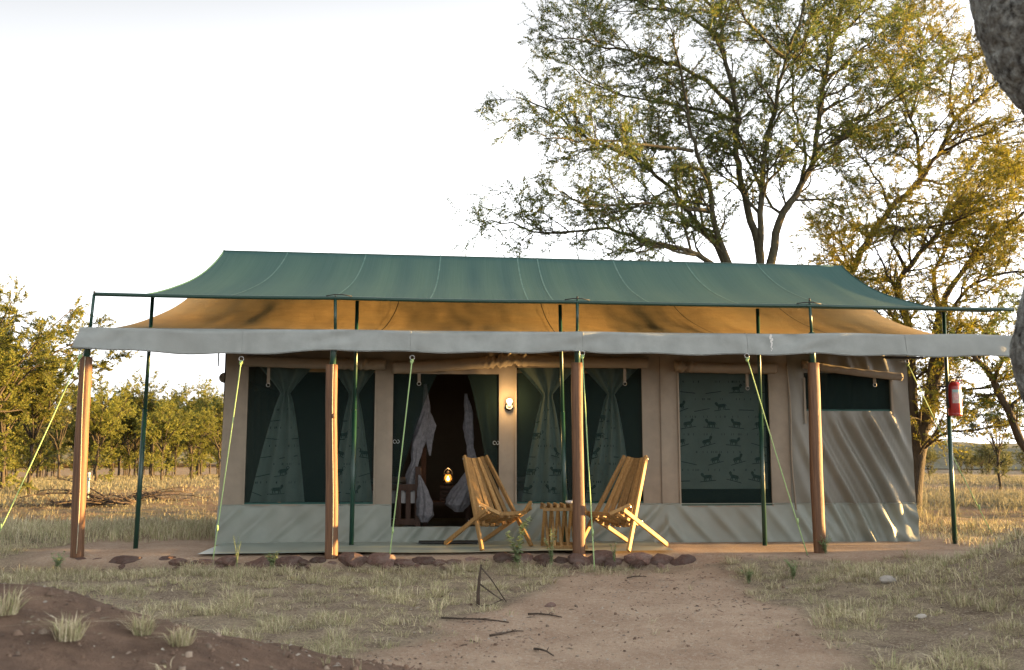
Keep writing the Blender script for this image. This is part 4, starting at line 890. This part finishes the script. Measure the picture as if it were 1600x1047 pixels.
# --- the leaning tree behind the right end of the fly
T = Tree(13); VB = 8.6; b0 = av(1290,770,VB); b0[2] = -.05
T.limb([b0,av(1295,600,VB),av(1310,480,VB),av(1329,422,VB),av(1358,372,VB),av(1391,325,VB),av(1439,282,VB),av(1467,239,VB),av(1491,186,VB),av(1553,134,VB),av(1590,100,VB)],.19,.03)
LM = [([(1439,280),(1434,224),(1424,181),(1400,134),(1385,80)],VB,VB-.8,.07,.015),([(1424,181),(1439,120),(1434,70),(1450,30)],VB-.4,VB+.8,.05,.012),([(1467,239),(1520,215),(1570,200),(1620,170)],VB,VB-1.6,.05,.012),([(1391,325),(1375,280),(1340,240),(1325,200)],VB,VB+1.6,.05,.012),
 ([(1491,186),(1480,130),(1500,80),(1520,40)],VB,VB+1,.05,.012),([(1358,372),(1320,340),(1290,330)],VB,VB+1.3,.04,.012),([(1439,282),(1500,290),(1550,265),(1610,250)],VB,VB+1.5,.05,.012),([(1329,422),(1300,400),(1275,380)],VB,VB-1,.03,.01)]
for pts,v0,v1,r0,r1 in LM: T.limb(pl(pts,v0,v1),r0,r1)
T.grow(1.45,.76,.38,.175,.15,.10,.2,.08)
T.build('acacia_tree','slim acacia leaning right above the end of the flysheet',b0,M_bark,M_leafy,40,.060,.017)
# --- the tree at the right edge
T = Tree(14); VB = 5.2; b0 = av(1640,800,VB); b0[2] = 0
T.limb([b0,av(1615,720,VB),av(1600,690,VB),av(1576,645,VB),av(1552,592,VB),av(1530,560,VB),av(1500,530,VB)],.15,.05)
for pts,v0,v1,r0,r1 in [([(1552,592),(1580,540),(1600,500)],VB,VB-.6,.05,.012),([(1576,645),(1610,600),(1640,560)],VB,VB+1,.06,.015),([(1530,560),(1545,500),(1570,460)],VB,VB+.8,.04,.012)]: T.limb(pl(pts,v0,v1),r0,r1)
T.grow(.9,.55,.32,.22,.16,.10,.45,.05)
T.build('acacia_tree','dark stemmed acacia at the right edge behind the extinguisher',b0,M_bark,M_leafg,40,.058,.019)
# --- the near trunk cut by the right edge of the photo
DV = 4.0
def npt(x,y): d = ray(x,y); return CAMP + d*DV/(d@_F)
AX = [(1740,1150,80),(1720,1000,70),(1685,750,58),(1662,640,52),(1648,545,63),(1654,440,46),(1700,300,50),(1702,210,62),(1655,110,82),(1616,30,84),(1590,-60,78),(1545,-250,66),(1480,-450,50)]
C_ = np.array([npt(x,y) for x,y,_ in AX]); R_ = np.array([r_*DV/FPX for *_,r_ in AX]); tt = np.linspace(0,1,len(AX)); NT = 260; T_ = np.linspace(0,1,NT); K = 96
CC = np.stack([np.interp(T_,tt,C_[:,k]) for k in range(3)],-1); RR = np.interp(T_,tt,R_)
for _ in range(10): CC[1:-1] = (CC[:-2]+2*CC[1:-1]+CC[2:])/4; RR[1:-1] = (RR[:-2]+2*RR[1:-1]+RR[2:])/4
vs = []; A = np.arange(K)*2*PI/K
for i in range(NT):
    w1 = A*5+T_[i]*14+2.2*np.sin(T_[i]*31+np.cos(A)*2)+.8*smoothnoise(np.cos(A)*4+T_[i]*20,np.sin(A)*4+T_[i]*9,84,3); w3 = T_[i]*95+3*np.sin(A*2+T_[i]*12)+1.2*smoothnoise(np.cos(A)*6,np.sin(A)*6+T_[i]*40,85,2)
    rad = RR[i]*(.95+.05*smoothnoise(A*0+T_[i]*30,np.cos(A)*3+np.sin(A)*2,81,4)+.085*np.minimum(1,2.6*np.abs(np.sin(w1)))*(.55+.45*np.minimum(1,2.2*np.abs(np.sin(w3))))+.016*smoothnoise(A*0+T_[i]*160,np.cos(A)*14+np.sin(A)*11,83,3))
    vs += list(np.stack([CC[i,0]+rad*np.cos(A),CC[i,1]+rad*np.sin(A),np.full(K,CC[i,2])],-1))
nb_ = np.array([C_[0][0],C_[0][1],float(gz(C_[0][0],C_[0][1]))]); e = empty('acacia_tree', nb_, 'rough grey tree trunk close to the camera at the right edge', 'tree')
MB().add(vs,[(i*K+j,i*K+(j+1)%K,(i+1)*K+(j+1)%K,(i+1)*K+j) for i in range(NT-1) for j in range(K)]).build('trunk', M_barkn, e, True)
# --- woodland trees: four kinds, copied
def wood_tree(seed, H, spread, lean, leafm, nleaf, ll, stems=3, up=.15, start=.40):
    T = Tree(seed); r = T.r; th = H*r.uniform(.30,.38)
    fk = np.array([lean*.3,0,th]); T.limb([(0,0,-.1),(lean*.1,.05,th*.5),fk],.10*H/5,.075*H/5,6)
    for k in range(stems+2):
        a = 2*PI*(k+r.uniform(-.3,.3))/(stems+2); R0 = spread*r.uniform(.6,1.); top = np.array([math.cos(a)*R0+lean,math.sin(a)*R0,H*r.uniform(.68,.95)])
        T.limb([fk,fk*.6+top*.4+r.normal(size=3)*.15+(0,0,.1*H),top],.06*H/5,.012,8)
    T.limb([fk,fk*.5+np.array([lean*.6,0,H*.5]),(lean,r.uniform(-.4,.4),H*.95)],.06*H/5,.012,8)
    T.grow(H*.25,H*.14,H*.07,H*.066,H*.040,H*.026,start,up)
    e = T.build('acacia_tree','', (0,0,0), M_bark, leafm, nleaf, ll, ll*.40, 'acacias of the wood behind the tent', .12)
    return e
protos = [wood_tree(*a_) for a_ in ((21,5.0,2.1,.4,M_leafw,20,.13),(22,4.4,1.8,-.5,M_leafw,20,.13),(23,5.6,2.3,-.2,M_leafw,20,.13,4),(24,3.4,1.6,.3,M_leafb,18,.10,4,.05),(25,5.2,2.6,.3,M_leafw,58,.075,7,.10,.16),(26,4.6,2.3,-.4,M_leafw,44,.085,5,.10,.20),(27,5.0,2.4,.2,M_leafw,44,.085,5,.10,.20))]
used = set()
def plant(k, px, D, rz, sc, label, dz=0):
    d = ray(px,705); d = d/(d@np.array([math.sin(YAW),math.cos(YAW),0])); p = CAMP + d*D; z = float(gz(p[0],p[1]))
    o = protos[k] if k not in used else copy_tree(protos[k]); used.add(k)
    o.location = (p[0],p[1],z+dz); o.rotation_euler = (0,0,rz); o.scale = (sc,)*3; o['label'] = label
    if px > 1000: o['group'] = 'bushes and small trees of the right hand field'
    return o
FAR = 'slender acacia in the deep rows of the left wood'
plant(4,-40,20.5,1.0,.92,'grey green acacia reaching in from the left edge of the photo')
plant(5,50,23,2.0,.80,'golden acacia with leaning dark trunks behind the left end post')
plant(5,5,24.5,5.2,.86,'rounded golden acacia low behind the left guy rope'); plant(6,-30,25,0.3,.82,'golden acacia at the left edge behind the fallen branches')
plant(5,150,30,4.4,.70,'acacia with a long low bough right of the left end post')
plant(6,255,33,2.6,.56,'small round acacia with single trunk just left of the tent')
plant(5,300,37,5.1,.60,'pale trunked acacia beside the left tent wall')
plant(1,205,41,.9,.74,'acacia between the left post and the outer green pole')
plant(0,345,39,3.3,.66,'acacia half hidden by the left corner of the tent')
plant(3,95,34,3.3,1.0,'bushy acacia behind the tangle of fallen branches')
r_ = np.random.default_rng(5)
for i in range(110):
    px = r_.uniform(-160,430); D = 40+42*r_.uniform(0,1)**1.4; plant(int(r_.integers(0,3)),px,D,r_.uniform(0,6),r_.uniform(.52,.80),FAR)
# right field
plant(3,1560,26,1.2,.82,'small flat topped acacia standing in the right hand field')
plant(3,1450,36,2.2,.36,'low bush at the far edge of the field beside the tent'); plant(3,1500,40,4.2,.38,'low grey green bush behind the extinguisher pole')
plant(3,1620,34,.4,.42,'grey green bush at the right edge of the field')
for i in range(16): plant(3,r_.uniform(1380,1760),r_.uniform(44,80),r_.uniform(0,6),r_.uniform(.34,.55),'low scrub bush in the far belt behind the right field')

for i,(x_,y_,sc_) in enumerate([(9.7,1.95,.62),(10.9,1.75,.62),(10.3,2.6,.66),(12.2,2.1,.66)]):  # unseen bushes added to block direct sun on the front wall
    o = copy_tree(protos[3]); o.location = (x_,y_,float(gz(x_,y_))-.35); o.rotation_euler = (0,0,i*1.7); o.scale = (sc_,)*3; o['label'] = 'added bush out of view, keeping the sun off the tent front'; o['group'] = 'added sun blocking bushes right of the tent'
# ------------------------------------------------------------------ grass
def blades(pos, nb, hmin, hmax, spread, width, seed, lean=.5, curl=.5):
    r = np.random.default_rng(seed); N_ = len(pos)*nb; i = np.repeat(np.arange(len(pos)),nb); hs = np.repeat(r.uniform(.6,1.25,len(pos)),nb)
    a = r.uniform(0,2*PI,N_); rad = spread*np.sqrt(r.uniform(0,1,N_)); p = pos[i].copy(); p[:,0] += np.cos(a)*rad; p[:,1] += np.sin(a)*rad
    h = r.uniform(hmin,hmax,N_)*hs; a2 = a+r.normal(size=N_)*.9; ln = np.abs(r.normal(size=N_))*lean; dx = np.cos(a2)*ln*h; dy = np.sin(a2)*ln*h
    sd = np.stack([-np.sin(a2+r.normal(size=N_)),np.cos(a2),np.zeros(N_)],-1)*(width*r.uniform(.6,1.3,N_))[:,None]/2
    mid = p+np.stack([dx*.4,dy*.4,h*.62],-1); tip = p+np.stack([dx*(1+curl),dy*(1+curl),h*(1-.25*ln.clip(0,1.5))],-1)
    v = np.stack([p-sd,p+sd,mid+sd*.8,mid-sd*.8,tip],1).reshape(-1,3); k = np.arange(N_)[:,None]*5
    return v, k+np.array([[0,1,2,3]]), k+np.array([[3,2,4]])
def scatter(n_, x0,x1,y0,y1, keep, seed):
    r = np.random.default_rng(seed); x = r.uniform(x0,x1,n_); y = r.uniform(y0,y1,n_); k = r.uniform(0,1,n_) < keep(x,y); x,y = x[k],y[k]
    return np.stack([x,y,gz(x,y)-.008],-1)
def infrust(x,y,m=.08):
    dx = x-CAMP[0]; dy = y-CAMP[1]; f = dx*math.sin(YAW)+dy*math.cos(YAW); s = dx*math.cos(YAW)-dy*math.sin(YAW); return (f>2.2)&(np.abs(s) < f*(800/FPX+m)+.4)
def near_keep(x,y):
    soil_ = np.maximum(path_mask(x,y),bare_mask(x,y)); cl = .5+.5*np.clip(smoothnoise(x*4.2,y*4.2,91,4)*2.4+.35,-1,1)
    return np.clip((1-soil_)**2*(.12+.88*cl),0,1)*infrust(x,y)*(1-((y>-.02)&(y<5.6)&(x>-4)&(x<5.6)))
def gobj(name, parts, m, label):
    vs=[];q4=[];q3=[];k=0
    for v,a,b_ in parts: vs.append(v); q4.append(a+k); q3.append(b_+k); k += len(v)
    o = link(name, arr_mesh(name,np.concatenate(vs),[np.concatenate(q4),np.concatenate(q3)]), m); return tag(o,label,'grass',kind='stuff')
pA = scatter(30000,-8,8,-8,1.6,near_keep,101); pB = scatter(9000,-8,8,-8,1.6,lambda x,y: near_keep(x,y)*(.25+.75*(smoothnoise(x*3.3,y*3.3,97,2)>.1)),102); pE = scatter(700,-6.2,1.6,-.95,-.34,lambda x,y: .9*infrust(x,y)*(smoothnoise(x*2.7,y*2.7,98,2)>-.35)*np.where((x>.6)&(y<-.5),.3,1),107)
pC = scatter(5200,-8,8,-8,.5,lambda x,y:((path_mask(x,y)>.5)*.03+(bare_mask(x,y)>.5)*(y<-4)*.10)*infrust(x,y),103); pM = scatter(1500,3.4,8,-5.5,-.8,lambda x,y: infrust(x,y)*.9,108)
gobj('grass',[blades(pA[::2],26,.015,.060,.055,.0034,1,1.15,.7),blades(pB[::2],60,.03,.125,.065,.0038,2,.95,.8),blades(pE,26,.03,.10,.08,.0036,9,.95,.7),blades(pC,10,.02,.07,.04,.004,3,.7,.5),blades(pM,18,.03,.10,.08,.006,10,.8,.6)],M_grass,'short olive and straw coloured grass in front of the tent')
def field_keep(x,y):
    d = np.hypot(x-CAMP[0],y-CAMP[1]); out = 1-((x>-3.3)&(x<5.7)&(y<5.8)&(y>-.4)); pat = np.clip(.55+.6*smoothnoise(x*.5,y*.5,92,3),.03,1)
    beh = (x<-2.9-(y-1.2)*.20)|(x>5.5+(y-1.2)*.30)                # what the tent itself does not hide
    return out*beh*pat*infrust(x,y,.05)*(1-bare_mask(x,y))*np.clip(1.3-d/60,.1,1)
pF = scatter(60000,-26,24,1.2,34,field_keep,104); dF = np.hypot(pF[:,0],pF[:,1]+10)
left = pF[:,0]<0
near1 = pF[(dF<20)]; far1 = pF[dF>=20]
gobj('dry_grass',[blades(near1[::1],9,.03,.11,.12,.006,4,.8,.5),blades(far1,9,.05,.17,.25,.013,5,.8,.4),blades(pF[(~left)&(dF<34)][::2],10,.10,.26,.16,.008,6,.5,.4)],M_straw,'dry straw coloured grass of the fields beside the tent')
pG = scatter(5000,-7,-3,1.4,5.5,lambda x,y:infrust(x,y)*np.exp(-((y-2.9)/1.0)**2)*.8,105)
pG2 = scatter(2500,5.5,9,-1.5,3.5,lambda x,y:infrust(x,y)*.35,106)
gobj('green_grass',[blades(pG,12,.05,.18,.10,.006,7,.5,.5),blades(pG2,10,.04,.12,.08,.006,8,.6,.5)],M_grass,'band of greener grass left of the tent behind the outer pole')
# grass tufts standing alone on the mound
for k,(px,py,s,lb) in enumerate([(107,1000,.8,'pale grass tuft growing on the left of the soil mound'),(222,992,.6,'small ragged grass tuft in the middle of the soil mound'),(282,1008,.75,'pale spreading grass tuft on the right of the soil mound'),(8,960,.8,'green grass tuft at the left edge of the mound'),(190,925,.6,'small grass tuft on the crest of the soil mound')]):
    p = gpt(px,py); v,a,c_ = blades(np.array([p]),170,.05*s,.14*s,.055*s,.0035,200+k,.65,.6); o = link('grass_tuft', arr_mesh('grass_tuft',v-p,[a,c_]), M_grass, None, base=p); tag(o,lb,'grass tuft','grass tufts on the soil mound')
# leafy weeds by the stones
def weed(px, py, h, nst, seed, label, vv=None, lw=.022):
    r = np.random.default_rng(seed); p = gpt(px,py) if vv is None else av(px,py,vv); p[2] = float(gz(p[0],p[1])); e = empty('weed', p, label, 'plant'); st = MB(); lf = MB()
    for k in range(nst):
        a = r.uniform(0,6.3); ln = r.uniform(.05,.75 if nst>4 else .30); hh = h*r.uniform(.6,1); pts = [p+np.array([math.cos(a)*ln*hh*t*t,math.sin(a)*ln*hh*t*t,hh*t]) for t in np.linspace(0,1,8)]; st.tube(pts,[.004*(1-.1*i) for i in range(8)],4)
        for q in range(int(70*h/.35)):
            t = r.uniform(.12,1); i = min(6,int(t*7)); c = pts[i]+(pts[i+1]-pts[i])*(t*7-i); b_ = r.uniform(0,6.3); d = np.array([math.cos(b_),math.sin(b_),r.uniform(-.4,.5)]); sd = np.array([-math.sin(b_),math.cos(b_),0]); l = 1.25*lw*r.uniform(.7,1.3)
            lf.add([c,c+d*l*.5+sd*l*.32,c+d*l*1.1,c+d*l*.5-sd*l*.32],[(0,1,2,3)])
    st.build('stems', M_weed, e); o = lf.build('leaves', M_weed, e); o['kind'] = 'stuff'; return e
weed(808,886,.55,3,1,'tall leafy weed growing before the left chair',-.27,.040); weed(862,888,.42,4,2,'thin straggling weed before the folding table',-.27,.022); weed(960,886,.30,4,3,'small sparse weed right of the table post',-.25,.016)
weed(425,890,.20,12,4,'bushy green weed by the stones left of the second post',-.30,.020); weed(90,893,.18,10,5,'leafy weed in the grass right of the left guy rope',None,.022); weed(370,886,.45,3,6,'dry flowering stalks before the left end of the tent',-.27,.012); weed(1240,905,.18,9,7,'low green weed in the grass right of the path',None,.02)
weed(1290,868,.20,9,8,'small weed at the foot of the fourth post',-.12,.018); weed(1170,912,.14,7,9,'low weed at the right border of the path',None,.018)
# pebbles, straws and chips on the soil
r = np.random.default_rng(77); n_ = 30000; x = r.uniform(-5,5,n_); y = r.uniform(-7.5,-.3,n_); k = infrust(x,y)&(r.uniform(0,1,n_)<.30+.45*np.maximum(path_mask(x,y),bare_mask(x,y))*(smoothnoise(x*1.7,y*1.7,93,3)>.0)); x,y = x[k],y[k]; z = gz(x,y); n_ = len(x)
sz = np.minimum(.0032*np.exp(r.normal(size=n_)*.6),.0075); a = r.uniform(0,6.3,n_); el = np.where(r.uniform(0,1,n_)<.3,r.uniform(3,7,n_),r.uniform(1,1.8,n_)); dx = np.stack([np.cos(a),np.sin(a),r.normal(size=n_)*.15],-1)*(sz*el**.9)[:,None]; dy = np.stack([-np.sin(a),np.cos(a),r.normal(size=n_)*.2],-1)*(sz*np.where(el>2.5,.5,1))[:,None]; c = np.stack([x,y,z+sz*.3],-1); up = np.stack([0*sz,0*sz,sz*.9],-1)
v = np.stack([c-dx-dy*.6,c+dx-dy,c+dx*.8+dy,c-dx+dy*.9,c+up],1).reshape(-1,3); kk = np.arange(n_)[:,None]*5
def clods(n_, seed):
    r = np.random.default_rng(seed); x = r.uniform(-4.5,3.5,n_); y = r.uniform(-8,-.5,n_); k = infrust(x,y)&((bare_mask(x,y)*(y<-4)+.035*path_mask(x,y)+.03)>r.uniform(0,1,n_)); x,y = x[k],y[k]; n_ = len(x)
    th = np.linspace(0,2*PI,6)[:-1]; sz = np.minimum(.0075*np.exp(r.normal(size=n_)*.5),.017); c = np.stack([x,y,gz(x,y)],-1); V_ = []
    for q in range(5): V_.append(c+np.stack([np.cos(th[q])*sz*r.uniform(.7,1.4,n_),np.sin(th[q])*sz*r.uniform(.7,1.4,n_),-sz*.2],-1))
    for q in range(5): V_.append(c+np.stack([np.cos(th[q]+.5)*sz*r.uniform(.4,.9,n_),np.sin(th[q]+.5)*sz*r.uniform(.4,.9,n_),sz*r.uniform(.5,1.0,n_)],-1))
    v = np.stack(V_,1).reshape(-1,3); kk = np.arange(n_)[:,None]*10
    F4 = np.concatenate([kk+np.array([[q,(q+1)%5,5+(q+1)%5,5+q]]) for q in range(5)]); F5 = kk+np.array([[5,6,7,8,9]])
    o = link('soil_clods', arr_mesh('soil_clods',v,[F4,F5]), M_clod); tag(o,'crumbs and clods of red brown soil on the mound and path','soil',kind='stuff')
M_clod = mat('clod',(1,1,1),(1,1,1),3,.95,island=[(.17,.108,.075),(.11,.072,.052),(.22,.15,.108),(.08,.055,.042),(.30,.235,.18)])
clods(9000,78)
o = link('ground_litter', arr_mesh('ground_litter',v,[np.concatenate([kk+np.array([[0,1,4]]),kk+np.array([[1,2,4]]),kk+np.array([[2,3,4]]),kk+np.array([[3,0,4]])])]), M_litter); tag(o,'gravel, straws and chips strewn over the path','litter',kind='stuff')
